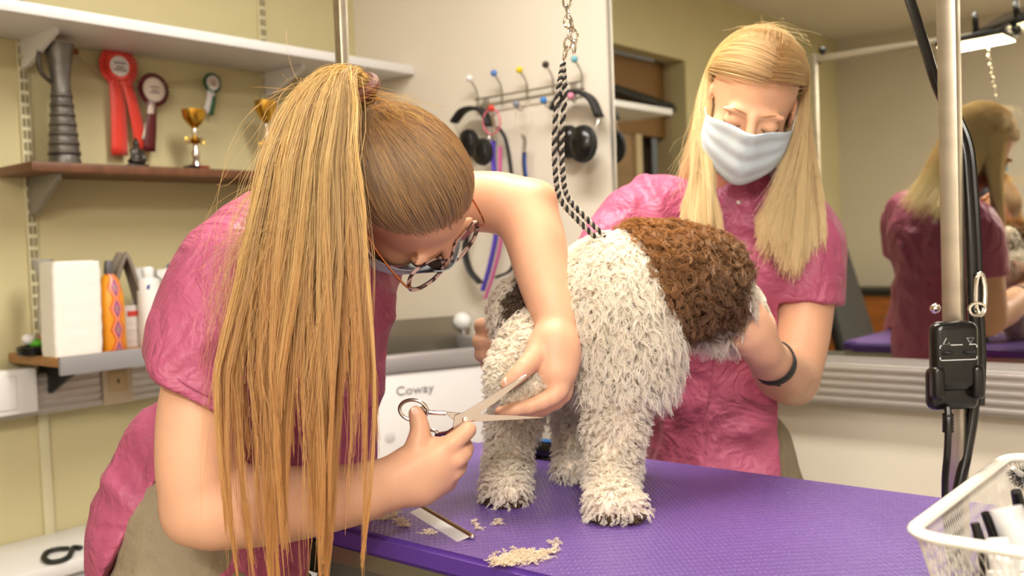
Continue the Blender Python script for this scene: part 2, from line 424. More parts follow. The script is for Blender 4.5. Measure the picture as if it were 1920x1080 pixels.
for i in range(7):
    B().tube([b0 * [1, 1, 0] + [(.0405 - i * .0022) * math.cos(a), (.0405 - i * .0022) * math.sin(a), zt + .032 + i * .026] for a in np.linspace(0, 6.283, 29)[:-1]], .0022, 6, closed=True).build('ring', mat('dark_pewter', (74, 68, 60), .4, .7), t)
hh = [b0 + np.array([0, -.024, .225]), b0 + np.array([0, -.05, .25]), b0 + np.array([0, -.056, .29]), b0 + np.array([0, -.045, .322]), b0 + np.array([0, -.033, .325])]
hh = spline(hh, 16); hh[:, 2] += zt - b0[2]
B().tube(hh, .006, 8).build('handle', mat('dark_pewter', (74, 68, 60), .4, .7), t)
B().ball((b0[0], b0[1] + .045, zt + .318), (.006, .013, .009)).ball((b0[0], b0[1] - .04, zt + .33), (.006, .012, .007)).build('spout', mat('bronze', (120, 74, 34), .4, .7), t)
def rosette(px, py, r, cols, tails, lab, x=-2.715):
    c = tin(x, px, py); t = thing('rosette', c, lab, 'rosette', 'show rosettes on the string')
    nx = np.array([1.0, 0, 0])
    def pleat(rin, rout, m, n, name, dx):
        b = B()
        def fn(u, v):
            a = u * 2 * math.pi; k = math.cos(a * n); rr = rin + (rout - rin) * v + (rout * .03 * k if v > .9 else 0)
            return (c[0] + dx + .004 * k * v, c[1] + rr * math.cos(a), c[2] + rr * math.sin(a))
        b.grid(fn, n * 4, 4, True); o = b.build(name, m, t); solid(o, .0012); return o
    pleat(r * .45, r, cols[0], 26, 'pleated_ring', .004)
    pleat(r * .42, r * .72, cols[1], 22, 'inner_ring', .009)
    M = frame(c + nx * .008, (0, 1, 0), (0, 0, 1), (1, 0, 0))
    ctr = B().lathe([(r * .5, 0), (r * .5, .003), (r * .46, .004)], (0, 0, 0), 24, M).build('centre', cols[2], t)
    for i, (w, dz) in enumerate(((.3, .12), (.2, -.08), (.34, -.22))):
        B().box((c[0] + .0125, c[1] - r * w, c[2] + r * dz), (c[0] + .0132, c[1] + r * w, c[2] + r * (dz + .06))).build('print_line', mat('print_dark', (90, 60, 60), .6), ctr, sm=False)
    for (x0, x1, y1, m, w) in tails:
        e = tin(x, x1, y1); s_ = c + np.array([.002, (x0) * r, -r * .4])
        b = B(); w *= r
        def fn(u, v):
            q = s_ + (e - s_) * v; return (q[0] + .006 * math.sin(v * 4) , q[1] + (u - .5) * w * (1 + .25 * v), q[2])
        b.grid(fn, 3, 10); solid(b.build('ribbon_tail', m, t), .001)
    return t
M_red = mat('red_satin', (232, 62, 44), .4, sheen=.3); M_mar = mat('maroon_satin', (96, 28, 34), .4); M_crm = mat('cream_satin', (222, 206, 190), .45)
M_grn = mat('green_satin', (34, 96, 58), .4); M_ros = mat('white_card', (236, 232, 230), .6)
rosette(221, 125, .060, (M_red, M_red, M_ros), ((-.2, 226, 291, M_red, .7), (.3, 268, 280, M_red, .55)), 'red rosette with two long red tails')
rosette(286, 169, .050, (M_mar, M_crm, M_crm), ((-.2, 282, 284, M_mar, .6), (-.1, 274, 262, M_crm, .4)), 'maroon and white rosette with cream centre', -2.705)
rosette(396, 156, .032, (M_grn, M_ros, M_crm), ((-.1, 390, 212, M_ros, .8), (.2, 397, 216, M_grn, .4)), 'small green and white rosette above the gold trophy cup')
sp = spline([tin(-2.72, x, y) for x, y in ((40, 108), (95, 66), (150, 108), (190, 140), (250, 158), (330, 155), (400, 145), (480, 122), (540, 105))], 40)
settag(B().tube(sp, .0016, 5).build('display_string', mat('string', (196, 178, 136), .8)), 'thin string with rosettes stretched below the white shelf', 'string')
# small seated figurine
c = tin(-2.60, 257, 305); c[2] = zt
t = thing('seated_figurine', c, 'small dark seated figurine next to the red ribbon tail', 'figurine')
M_fig = mat('dark_bronze', (58, 52, 46), .4, .5)
B().box(c + [-.018, -.03, 0], c + [.018, .03, .012], .004).build('plinth', M_fig, t)
f = Field(c + [-.05, -.05, 0], c + [.05, .05, .12], .003)
f.ell(c + [0, 0, .02], (.02, .028, .01)).ell(c + [0, 0, .04], (.013, .017, .022)).ell(c + [0, 0, .07], (.009, .009, .011), k=.005).cap(c + [0, 0, .08], c + [0, 0, .088], .005, .003, .004)
f.cap(c + [0, -.016, .052], c + [.01, -.02, .028], .005, .005, .004).cap(c + [0, .016, .052], c + [.01, .02, .028], .005, .005, .004)
link('figure', f.mesh('figure'), M_fig, t)
def trophy(px, py, h, lab, dark):
    c = tin(-2.61, px, py); c[2] = zt; t = thing('trophy_cup', c, lab, 'trophy', 'trophy cups on the brown shelf')
    B().box(c + [-.02, -.033, 0], c + [.02, .0, .016], .001).build('base', M_black, t)
    B().box(c + [-.02, .0, 0], c + [.02, .033, .016], .001).build('base_block', mat('red_marble', (150, 60, 40), .3, noise=(60, .5, 4)), t)
    k = h / .19
    B().lathe([(.016, .016), (.014, .024), (.008, .035), (.012, .045), (.013, .055), (.006, .068), (.005, .08)], c, 16).build('stem', M_silv, t)
    B().lathe([(.006, .08), (.012, .085), (.02, .09), (.012, .098), (.006, .102), (.006, .108)], c, 16).build('collar', M_gold, t)
    B().lathe([(.006, .108), (.009, .118), (.006, .128), (.005, .132 * k)], c, 14).build('neck', M_silv, t)
    B().lathe([(.006, .132 * k), (.02, .145 * k), (.033, .165 * k), (.036, h), (.034, h), (.03, .168 * k), (.004, .15 * k)], c, 24).build('bowl', M_gold, t)
    for s in (-1, 1):
        B().tube(spline([c + [0, s * .012, .1], c + [0, s * .03, .098], c + [0, s * .026, .083], c + [0, s * .01, .088]], 10), .002, 6).build('handle', M_gold, t)
trophy(368, 308, .185, 'gold trophy cup on red and black base', False)
trophy(503, 306, .235, 'taller trophy cup half hidden behind the ponytail', True)

# ------------------------------------------------------------------ items on the low shelf
zs = 1.046
def low(px, x): q = tin(x, px, 640); return np.array([x, q[1], zs])
c = low(62, -2.6)
t = thing('pet_dish', c, 'small black dish with green and white contents at the shelf end', 'dish')
B().lathe([(.036, 0), (.04, .004), (.042, .022), (.038, .024), (.034, .01)], c, 20).build('bowl', M_black, t)
B().ball(c + [0, .008, .03], (.02, .02, .012)).build('green_filling', mat('lime_green', (92, 180, 40), .5), t)
B().ball(c + [-.004, -.01, .042], (.016, .018, .016)).build('white_wrap', M_white, t)
c = low(88, -2.62)
t = thing('clear_bottle', c, 'clear plastic bottle with red liquid behind the paper stack', 'bottle')
B().lathe([(.018, 0), (.019, .01), (.019, .05)], c, 18).build('red_liquid', mat('red_liquid', (190, 74, 50), .3), t)
B().lathe([(.0195, .0505), (.0195, .11), (.014, .15), (.012, .2), (.026, .245), (.028, .252), (.012, .21), (.01, .14)], c, 20).build('clear_shell', mat('frosted_plastic', (226, 224, 218), .35, trans=.55), t)
c = low(137, -2.50)
t = thing('paper_towel_stack', c, 'tall white stack of folded paper towels', 'paper towels')
w = .064
def sheet(u, v):
    a = u * 2 * math.pi; sq = lambda q: math.copysign(abs(q) ** .22, q)
    k = 1 + .012 * math.sin(v * 38) * math.sin(a * 3 + v * 5); k *= min(1, .97 + .3 * min(v, 1 - v))
    return (c[0] + .045 * sq(math.cos(a)) * k, c[1] + w * sq(math.sin(a)) * k + .006 * (v - .5), zs + .242 * v)
pb = B().grid(sheet, 48, 24, True); bmesh.ops.holes_fill(pb.bm, edges=pb.bm.edges)
M_pap = mat('paper_white', (246, 243, 236), .8, bump=(40, .2))
pb.build('folded_sheets', M_pap, t)
B().box((c[0] - .035, c[1] - .05, zs + .2405), (c[0] + .035, c[1] + .05, zs + .2435), .001).build('top_sheet', M_pap, t)
c = low(211, -2.50)
t = thing('patterned_bottle', c, 'orange and blue ethnic patterned spray bottle', 'bottle')
pm = bpy.data.materials.new('woven_print'); pm.use_nodes = True; nt = pm.node_tree; Lk = nt.links; bs = nt.nodes['Principled BSDF']; bs.inputs['Roughness'].default_value = .35
tc = nt.nodes.new('ShaderNodeTexCoord'); sx = nt.nodes.new('ShaderNodeSeparateXYZ'); Lk.new(tc.outputs['Object'], sx.inputs[0])
ab = nt.nodes.new('ShaderNodeMath'); ab.operation = 'ABSOLUTE'; Lk.new(sx.outputs[1], ab.inputs[0])
a1 = nt.nodes.new('ShaderNodeMath'); a1.operation = 'MULTIPLY'; a1.inputs[1].default_value = 48; Lk.new(ab.outputs[0], a1.inputs[0])
z1 = nt.nodes.new('ShaderNodeMath'); z1.operation = 'PINGPONG'; z1.inputs[1].default_value = .028; Lk.new(sx.outputs[2], z1.inputs[0])
z2 = nt.nodes.new('ShaderNodeMath'); z2.operation = 'MULTIPLY'; z2.inputs[1].default_value = 18; Lk.new(z1.outputs[0], z2.inputs[0])
ad = nt.nodes.new('ShaderNodeMath'); ad.operation = 'ADD'; Lk.new(a1.outputs[0], ad.inputs[0]); Lk.new(z2.outputs[0], ad.inputs[1])
cr = nt.nodes.new('ShaderNodeValToRGB'); cr.color_ramp.interpolation = 'CONSTANT'; Lk.new(ad.outputs[0], cr.inputs[0])
cols = [(0, (90, 150, 90)), (.14, (224, 120, 150)), (.28, (70, 64, 150)), (.42, (226, 122, 30)), (.56, (232, 150, 160)), (.68, (236, 130, 22)), (.84, (200, 70, 40)), (.95, (240, 160, 40))]
for i, (p_, c_) in enumerate(cols):
    e = cr.color_ramp.elements[i] if i < 2 else cr.color_ramp.elements.new(p_)
    e.position = p_; e.color = lin(c_)
Lk.new(cr.outputs[0], bs.inputs['Base Color'])
bo = B().lathe([(.033, 0), (.036, .006), (.036, .11), (.034, .15), (.024, .19), (.013, .205)], (0, 0, 0), 26).build('flask', pm, t, world=False)
B().lathe([(.012, .205), (.013, .21), (.011, .235), (.008, .242)], c, 16).build('cap', mat('grey_cap', (96, 94, 96), .4), t)
c = low(216, -2.60)
def cloth(u, v):
    s_ = (u - .5); y = c[1] - .032 + .085 * (v * 1.0) + .01 * math.sin(u * 5)
    L_ = v * 2 - 1; z = zs + .262 - (.16 * max(0, L_) ** 1.3 + .11 * max(0, -L_) ** 1.5) + .004 * math.sin(u * 9 + v * 3)
    return (c[0] + .05 + s_ * .075 + .02 * v, y, z)
t = settag(solid(B().grid(cloth, 12, 22).build('grey_towel', mat('grey_terry', (136, 124, 112), .95, bump=(300, .4)), None), .008), 'grey terry towel strip draped over the bottles', 'towel')
c = low(246, -2.54)
t = thing('carton', c, 'small white carton with red print beside the patterned bottle', 'box')
B().box(c + [-.02, -.024, 0], c + [.02, .024, .115], .001).build('sleeve', mat('carton_grey', (214, 204, 198), .6, noise=((10, 10, 200), .2, 2)), t)
B().box(c + [.0203, -.018, .085], c + [.0206, .018, .1]).build('red_print', mat('print_red', (196, 60, 50), .6), t, sm=False)
c = low(284, -2.50)
t = thing('aerosol_can', c, 'white aerosol can with reddish dog silhouette', 'aerosol can')
B().lathe([(.029, 0), (.031, .004), (.031, .175), (.028, .185), (.014, .19)], c, 26).build('can', M_plast, t)
B().lathe([(.014, .19), (.016, .195), (.016, .215), (.012, .22)], c, 18).build('cap', M_plast, t)
def wrapped(pts, a0, rr, name, m, par, cc):         # printed shape wrapped on a can, facing +x
    b = B(); vs = []
    for y, z in pts:
        a = a0 + y / rr; vs.append(b.bm.verts.new((cc[0] + rr * math.cos(a), cc[1] + rr * math.sin(a), cc[2] + z)))
    b.bm.faces.new(vs); return solid(b.build(name, m, par, sm=False), .0003, 1)
wrapped([(.0, .07), (.012, .068), (.016, .085), (.017, .105), (.011, .112), (.007, .125), (.002, .12), (-.001, .1), (-.004, .085)], -.15, .0314, 'dog_print', mat('print_rust', (168, 66, 30), .5), t, c)
wrapped([(-.012, .158), (-.004, .158), (-.002, .172), (-.01, .17)], -.3, .0314, 'blue_print', mat('print_navy', (40, 70, 150), .5), t, c)
wrapped([(-.006, .022), (.014, .022), (.014, .027), (-.006, .027)], -.2, .0314, 'blue_band_print', mat('print_navy', (40, 70, 150)), t, c)
def trigger(px, x, hcol, bcol, lab, h=.17):
    c = low(px, x); t = thing('spray_bottle', c, lab, 'spray bottle', 'trigger sprays on the low shelf')
    B().lathe([(.028, 0), (.03, .005), (.03, h * .7), (.02, h * .9), (.012, h)], c, 22).build('bottle', bcol, t)
    B().lathe([(.013, h), (.014, h + .012), (.011, h + .016)], c, 14).build('collar', hcol, t)
    M = frame(c + [0, -.009, 0], (0, 1, 0), (0, 0, 1), (1, 0, 0))
    B().prism([(-.03, h + .03), (-.028, h + .045), (.03, h + .05), (.038, h + .035), (.01, h + .016), (-.01, h + .016)], .018, frame(c + [-.009, 0, 0], (0, 1, 0), (0, 0, 1), (1, 0, 0))).build('spray_head', hcol, t, sm=False)
    B().tube(spline([c + [0, -.012, h + .03], c + [0, -.022, h + .015], c + [0, -.02, h - .005]], 6), .004, 6).build('lever', hcol, t)
trigger(268, -2.62, M_plast, M_plast, 'white trigger spray standing behind the aerosol can')
trigger(316, -2.53, M_plast, M_plast, 'white trigger spray next to the pink sleeve', .165)
trigger(340, -2.60, mat('blue_plastic', (30, 110, 190), .35), M_plast, 'white spray bottle with blue trigger head', .18)

# ------------------------------------------------------------------ low white cabinet with a band on it
cb = thing('low_cabinet', (-2.6, 1.4, 0), 'low white cabinet top below the socket trunking', 'cabinet')
B().box((XL + .002, .85, .49), (-2.44, 2.0, .526), .006).build('top', M_white, cb)
B().box((XL + .02, .87, .06), (-2.46, 1.98, .49), .002).build('body', mat('cabinet_grey', (186, 184, 184), .5), cb)
for i in range(2):
    B().box((-2.4595, .88 + i * .55, .08), (-2.445, 1.42 + i * .55, .47), .003).build('door', M_white, cb)
B().box((XL + .04, .89, 0), (-2.5, 1.96, .06)).build('plinth', M_blackm, cb, sm=False)
q = [onplane(x, y, 2, .534) for x, y in ((128, 1028), (110, 1029), (90, 1034), (82, 1045), (92, 1053), (112, 1051), (128, 1044), (134, 1034), (138, 1026), (152, 1027))]
settag(B().tube(spline(q, 40), .0075, 8, flat=(1, .8)).build('grooming_band', M_blackm), 'black curled strap lying on the low white cabinet', 'strap')

# ------------------------------------------------------------------ bath by the corner
PL, PR = onplane(686, 690, 2, .95), None
PLx = C(686, 690, 2.62); PRx = C(1000, 660, 2.86)
ax = unit([PRx[0] - PLx[0], PRx[1] - PLx[1], 0]); nrm = np.array([-ax[1], ax[0], 0])     # nrm points away from the camera
org = np.array([PLx[0], PLx[1], 0]); Lb = .50; Db = .46
Mb = frame(org, ax, nrm, (0, 0, 1))
bt = thing('dog_bath', org + ax * .3 + nrm * .25, 'raised dog bath with white front panel and steel rim', 'bath')
B().box((0, 0, .05), (Lb, .02, .945), .012, Mb).build('front_panel', mat('bath_white', (240, 236, 236), .3, coat=.2), bt)
B().box((0, .02, .05), (.02, Db, .93), .004, Mb).box((Lb - .02, .02, .05), (Lb, Db, .93), .004, Mb).box((.02, Db - .02, .05), (Lb - .02, Db, .93), .002, Mb).build('side_panel', M_plast, bt)
B().box((-.005, -.006, .945), (Lb + .005, .04, .995), .008, Mb).box((-.005, .04, .93), (.04, Db, .995), .004, Mb).box((Lb - .03, .04, .93), (Lb + .005, Db, .995), .004, Mb).build('rim', mat('bath_rim', (176, 172, 174), .35, .4), bt)
B().box((.02, Db - .02, .93), (Lb, Db, 1.06), .004, Mb).build('splash_back', mat('bath_steel', (150, 142, 128), .35, .8), bt)
B().box((.03, .03, .7), (Lb - .03, Db - .03, .72), .002, Mb).build('basin', mat('bath_steel', (150, 142, 128)), bt)
dm = B().lathe([(.016, 0), (.016, .0012), (.010, .0025), (.002, .003)], (0, 0, 0), 14).mesh('dimple')
dm.materials.append(mat('bath_dimple', (226, 222, 222), .35))
for i in range(4):
    for j in range(6):
        o = link('dimple', dm, None, bt); o.matrix_basis = Mb @ Matrix.Translation((.06 + i * .105, 0, .12 + j * .13)) @ Matrix.Rotation(math.pi / 2, 4, 'X')
tx = bpy.data.curves.new('brand_text', 'FONT'); tx.body = 'Coway'; tx.size = .035; tx.extrude = .0004; tx.align_x = 'CENTER'
_t = bpy.data.objects.new('t', tx); COL.objects.link(_t); _dg = bpy.context.evaluated_depsgraph_get(); _me = bpy.data.meshes.new_from_object(_t.evaluated_get(_dg)); bpy.data.objects.remove(_t); _me.materials.clear()
o = link('lettering', _me, mat('print_grey', (138, 136, 138), .5), bt)
tp = onplane(786, 733, 2, .87); s_ = float((PLx - PLx) @ ax)
o.matrix_basis = Mb @ Matrix.Translation((.14, -.0015, .884)) @ Matrix.Rotation(math.pi / 2, 4, 'X') @ Matrix.Scale(1.15, 4, (1, 0, 0))
# mixer on the wall
c = onplane(866, 602, 1, YM - .05)
t = thing('wall_tap', c, 'white round tap knob on the wall above the bath', 'tap')
B().ball(c, (.034, .03, .03), 3).ball(c + [-.035, -.005, .0], (.018, .01, .01)).build('knob', M_plast, t)
B().tube([c + [0, .0, -.02], c + [0, .01, -.07], c + [0, .045, -.085]], .011, 10).build('stem', M_steel, t)

# ------------------------------------------------------------------ hook rack
def hk(px, py, y=YM - .035): return onplane(px, py, 1, y)
t = thing('hook_rack', hk(990, 180), 'wire wall rack with coloured ball hooks', 'hook rack')
B().tube([hk(890, 187, YM - .02), hk(1092, 152, YM - .02)], .0032, 8).build('bar', M_steel, t)
B().tube([hk(893, 202, YM - .02), hk(1096, 167, YM - .02)], .0028, 8).build('bar', M_steel, t)
for x, y in ((908, 190), (1073, 162)):
    B().box(hk(x, y, YM - .02) - [.004, .004, .02], hk(x, y, YM - .02) + [.004, .02, .012], .001).build('mount', M_steel, t)
BC = [((880, 147), (896, 205), (238, 238, 240)), ((926, 137), (941, 196), (86, 124, 200)), ((974, 131), (988, 188), (232, 200, 30)), ((1023, 121), (1037, 178), (50, 36, 28)), ((1077, 111), (1091, 170), (110, 178, 190))]
for i, (p, q, col) in enumerate(BC):
    a = hk(*p, YM - .055); b = hk(*q, YM - .02); mid = hk((p[0] + q[0]) / 2 + 6, (p[1] + q[1]) / 2 - 4, YM - .022)
    h_ = B().tube(spline([a, mid, b], 12), .0026, 6).build('hook', M_steel, t)
    B().ball(a, .0115).build('ball_tip', mat('ball_%d' % i, col, .3), h_)
for i, (p, q, col) in enumerate((((921, 203), (932, 215), (214, 60, 50)), ((968, 195), (982, 207), (130, 134, 146)), ((1019, 188), (1032, 199), (60, 126, 200)), ((1070, 180), (1082, 190), (224, 140, 166)))):
    a = hk(*p, YM - .075); b = hk(*q, YM - .02)
    h_ = B().tube(spline([a, (a + b) / 2 + [0, 0, -.012], b + [0, 0, .01]], 10), .0026, 6).build('hook', M_steel, t)
    B().ball(a, .0115).build('ball_tip', mat('ball_l%d' % i, col, .3), h_)
# ear defenders
def defender(band, cups, lab):
    t = thing('ear_defenders', hk(*band[1]), lab, 'ear defenders', 'ear defenders on the rack')
    yb = YM - .055
    sp = spline([hk(x, y, yb) for x, y in band], 20)
    b = B()
    def fn(u, v):
        q = sp[int(round(u * 19))]; tn = unit(sp[min(19, int(round(u * 19)) + 1)] - sp[max(0, int(round(u * 19)) - 1)]); nn = unit(np.cross(tn, [0, 1, 0]))
        return q + nn * .0 + np.array([0, (v - .5) * .034, 0])
    b.grid(fn, 20, 3); solid(b.build('headband', M_blackm, t), .012, 0)
    for e, (cx, cy, r, dy) in zip((0, -1), cups):
        cc = hk(cx, cy, yb + dy)
        B().tube(spline([sp[e], (sp[e] + cc) / 2 + [(-.012 if e == 0 else .012), 0, 0], cc], 10), .002, 6).build('wire', M_steel, t)
        r *= 2.98 / 1800
        cp = B().ball(cc, (r * .8, r * .55, r), 3).build('ear_cup', M_black, t)
        B().lathe([(r * .8, 0), (r * .9, .008), (r * .86, .022), (r * .6, .026)], (0, 0, 0), 20, frame(cc + [0, .01, 0], (1, 0, 0), (0, 0, 1), (0, -1, 0)), 1, 1.15).build('cushion', M_blackm, cp)
    return t
defender([(851, 229), (868, 208), (890, 203), (908, 212), (918, 236)], [(880, 268, 27, .02), (906, 285, 26, -.03)], 'black ear defenders hanging nearest the ponytailed head')
defender([(1037, 206), (1052, 181), (1080, 172), (1108, 185), (1124, 219)], [(1066, 266, 30, .02), (1094, 270, 33, -.03)], 'black ear defenders hanging behind the leash chain')
# leads
def lead(name, pts, r, m, lab, flat=(1, .35), y=YM - .06, extra=None):
    t = thing(name, hk(*pts[0], y), lab, 'lead', 'leads on the rack')
    B().tube(spline([hk(a, b, y) for a, b in pts], 36), r, 8, flat=flat).build('strap', m, t)
    return t
t = lead('dog_lead', ((926, 262), (925, 300), (932, 380), (930, 440), (918, 500), (905, 545)), .0125, mat('purple_web', (88, 68, 190), .6), 'purple and pink dog lead hanging in a long loop')
B().tube(spline([hk(a, b, YM - .066) for a, b in ((938, 275), (938, 330), (944, 400), (938, 460), (926, 510), (910, 560))], 30), .008, 8, flat=(1, .4)).build('pink_strap', mat('pink_web', (214, 90, 160), .6), t)
B().tube([hk(922 + 16 * math.cos(a), 228 + 24 * math.sin(a), YM - .07) for a in np.linspace(0, 6.28, 20)[:-1]], .003, 6, closed=True).build('ring', mat('pink_ring', (222, 110, 130), .4), t)
B().tube(spline([hk(922, 215, YM - .07), hk(928, 240, YM - .07), hk(926, 264, YM - .066)], 8), .005, 8).build('snap_hook', M_chrome, t)
t = lead('dog_lead', ((934, 238), (948, 262), (958, 320), (966, 400), (970, 460), (958, 505), (930, 520)), .008, M_blackm, 'black webbing lead hanging in a loop', (1, .6), YM - .05)
B().tube(spline([hk(a, b, YM - .05) for a, b in ((893, 350), (882, 420), (872, 465), (880, 505), (900, 530))], 24), [.012] * 10 + [.017] * 14, 8, flat=(1, .4)).build('padded_handle', M_blackm, t)
t = lead('dog_lead', ((983, 285), (983, 310), (987, 345), (990, 380)), .011, M_blackm, 'black lead with blue stripe hanging below the grey hook', (1, .35), YM - .06)
B().tube(spline([hk(a, b, YM - .068) for a, b in ((984, 288), (985, 310), (989, 345), (992, 380))], 12), .005, 8, flat=(1, .4)).build('blue_stripe', mat('blue_web', (48, 84, 170), .6), t)
B().tube(spline([hk(980, 252, YM - .06), hk(984, 262, YM - .06), hk(982, 286, YM - .06)], 8), .006, 8).build('snap_hook', M_chrome, t)
B().tube(spline([hk(982 + 16 * math.cos(a), 222 + 30 * math.sin(a), YM - .06) for a in np.linspace(0, 6.28, 14)], 24), .0012, 5).build('loop', mat('clear_loop', (206, 196, 170), .3), t)

# ------------------------------------------------------------------ things across the room that the mirror shows
t = thing('hose_rail', (XL - .06, .3, 2.0), 'black hose on a rail in the doorway seen in the mirror', 'hose')
B().tube([(XL - .08, -.02, 2.04), (XL - .08, .7, 2.10)], .028, 10).build('hose', M_blackm, t)
B().tube([(XL - .08, -.06, 2.035), (XL - .08, .04, 2.045)], .02, 10).build('nozzle', M_steel, t)
t = thing('wooden_dresser', (-2.3, -2.0, 0), 'orange brown wooden dresser with dark top seen in the mirror', 'dresser')
M_or = mat('orange_wood', (176, 102, 40), .4, noise=((4, 4, 30), .3, 3))
B().box((-2.7, -2.28, .06), (-1.7, -1.85, .86), .004).build('body', M_or, t)
B().box((-2.72, -2.29, .86), (-1.68, -1.83, .9), .004).build('top', M_blackm, t)
for i in range(3):
    dr = B().box((-2.66, -1.85, .1 + i * .25), (-1.74, -1.835, .33 + i * .25), .004).build('drawer', M_or, t)
    B().tube([(-2.28, -1.82, .215 + i * .25), (-2.12, -1.82, .215 + i * .25)], .008, 8).build('handle', M_steel, dr)
B().box((-2.68, -2.26, 0), (-1.72, -1.87, .06)).build('plinth', M_blackm, t, sm=False)
# black office chair
cx, cy = -1.62, -.2
t = thing('office_chair', (cx, cy, 0), 'black office chair seen in the mirror behind the table', 'chair')
B().box((cx - .23, cy - .23, .45), (cx + .23, cy + .23, .53), .03, seg=3).build('seat', M_blackm, t)
def bk(u, v):
    z = .58 + .62 * v; return (cx - .24 - .17 * v + .02 * math.cos((u - .5) * 3), cy + (u - .5) * (.46 - .06 * v), z)
solid(B().grid(bk, 12, 8).build('backrest', M_blackm, t), .05)
B().tube([(cx, cy, .1), (cx, cy, .46)], .03, 12).build('column', M_steel, t)
B().box((cx - .26, cy - .04, .42), (cx - .1, cy + .04, .45), .004).tube([(cx - .25, cy, .43), (cx - .27, cy, .62)], .018).build('back_bar', M_black, t)
for i in range(5):
    a = i * 2 * math.pi / 5; e = np.array([cx + .28 * math.cos(a), cy + .28 * math.sin(a), .07])
    lg = B().tube([(cx, cy, .11), e], [.026, .018], 8).build('foot', M_black, t)
    B().ball(e + [0, 0, -.04], (.028, .028, .028)).build('caster', M_black, lg)
# unseen ceiling panels, back one added for brightness (their frames; the light itself is set up above)
for i, (x, y, a, b, _) in enumerate(CEIL):
    t = thing('unseen_ceiling_panel', (x, y, ZC), ('rectangular ceiling light panel over the grooming table', 'unseen ceiling panel giving front fill over the middle of the room', 'unseen ceiling panel added to brighten the far end of the room')[i], 'ceiling light', 'ceiling lights')
    B().box((x - a - .02, y - b - .02, 2.67), (x + a + .02, y + b + .02, ZC - .002), .004).build('frame', M_white, t)
    B().box((x - a, y - b, 2.665), (x + a, y + b, 2.669)).build('diffuser', mat('diffuser', (255, 244, 224), .5, emit=((255, 244, 226), 2.0)), t, sm=False)
# ------------------------------------------------------------------ grooming table
TX0, TX1, TY0, TY1, TZ = -1.32, -.292, .851, 1.432, .90
pm = mat('purple_rubber', (110, 82, 156), .36, spec=.7)
nt = pm.node_tree; Lk = nt.links; bs = nt.nodes['Principled BSDF']
tc = nt.nodes.new('ShaderNodeTexCoord'); sx = nt.nodes.new('ShaderNodeSeparateXYZ'); Lk.new(tc.outputs['Object'], sx.inputs[0])
def mth(op, a, b=None):
    n = nt.nodes.new('ShaderNodeMath'); n.operation = op
    for i, q in enumerate((a, b)):
        if q is None: continue
        if isinstance(q, (int, float)): n.inputs[i].default_value = q
        else: Lk.new(q, n.inputs[i])
    return n.outputs[0]
u = mth('MULTIPLY', mth('ADD', sx.outputs[0], sx.outputs[1]), 330.0); v = mth('MULTIPLY', mth('SUBTRACT', sx.outputs[0], sx.outputs[1]), 330.0)
p1 = mth('MULTIPLY', mth('SINE', u), mth('SINE', mth('MULTIPLY', v, .5)))
hgt = mth('MAXIMUM', mth('SUBTRACT', mth('ABSOLUTE', p1), .45), 0.0)
bp = nt.nodes.new('ShaderNodeBump'); bp.inputs['Strength'].default_value = .8; bp.inputs['Distance'].default_value = .0022
Lk.new(hgt, bp.inputs['Height']); Lk.new(bp.outputs[0], bs.inputs['Normal'])
tb = thing('grooming_table', ((TX0 + TX1) / 2, (TY0 + TY1) / 2, 0), 'purple rubber topped grooming table with aluminium edge', 'table')
b = B().box((TX0, TY0, .868), (TX1, TY1, TZ))
ve = [e for e in b.bm.edges if abs(e.verts[0].co.z - e.verts[1].co.z) > .01]
bmesh.ops.bevel(b.bm, geom=ve, offset=.045, segments=6, affect='EDGES')
he = [e for e in b.bm.edges if len(e.link_faces) == 2 and any(abs(f.normal.z) > .9 for f in e.link_faces) and not all(abs(f.normal.z) > .9 for f in e.link_faces)]
bmesh.ops.bevel(b.bm, geom=he, offset=.006, segments=3, affect='EDGES')
_o = b.build('table_top', [pm, mat('purple_edge', (84, 52, 142), .4)], tb)
for _p in _o.data.polygons: _p.material_index = 0 if _p.normal.z > .9 else 1
b = B().box((TX0 + .004, TY0 + .004, .845), (TX1 - .004, TY1 - .004, .868))
ve = [e for e in b.bm.edges if abs(e.verts[0].co.z - e.verts[1].co.z) > .01]
bmesh.ops.bevel(b.bm, geom=ve, offset=.042, segments=6, affect='EDGES')
b.build('edge_profile', mat('edge_alu', (150, 146, 128), .35, .8), tb)
M_fr = mat('frame_grey', (150, 148, 146), .4, .6)
for y in (TY0 + .06, TY1 - .06):
    B().box((TX0 + .06, y - .02, .80), (TX1 - .06, y + .02, .845), .003).build('rail', M_fr, tb)
    B().tube([(TX0 + .16, y, .80), (TX1 - .16, y, .08)], .02, 8).build('scissor_arm', M_fr, tb)
    B().tube([(TX1 - .16, y, .80), (TX0 + .16, y, .08)], .02, 8).build('scissor_arm', M_fr, tb)
    B().box((TX0 + .08, y - .025, .02), (TX1 - .08, y + .025, .07), .004).build('base_rail', M_fr, tb)
for x in (TX0 + .1, TX1 - .1):
    B().box((x - .025, TY0 + .05, .0), (x + .025, TY1 - .05, .03), .004).build('foot', M_blackm, tb)

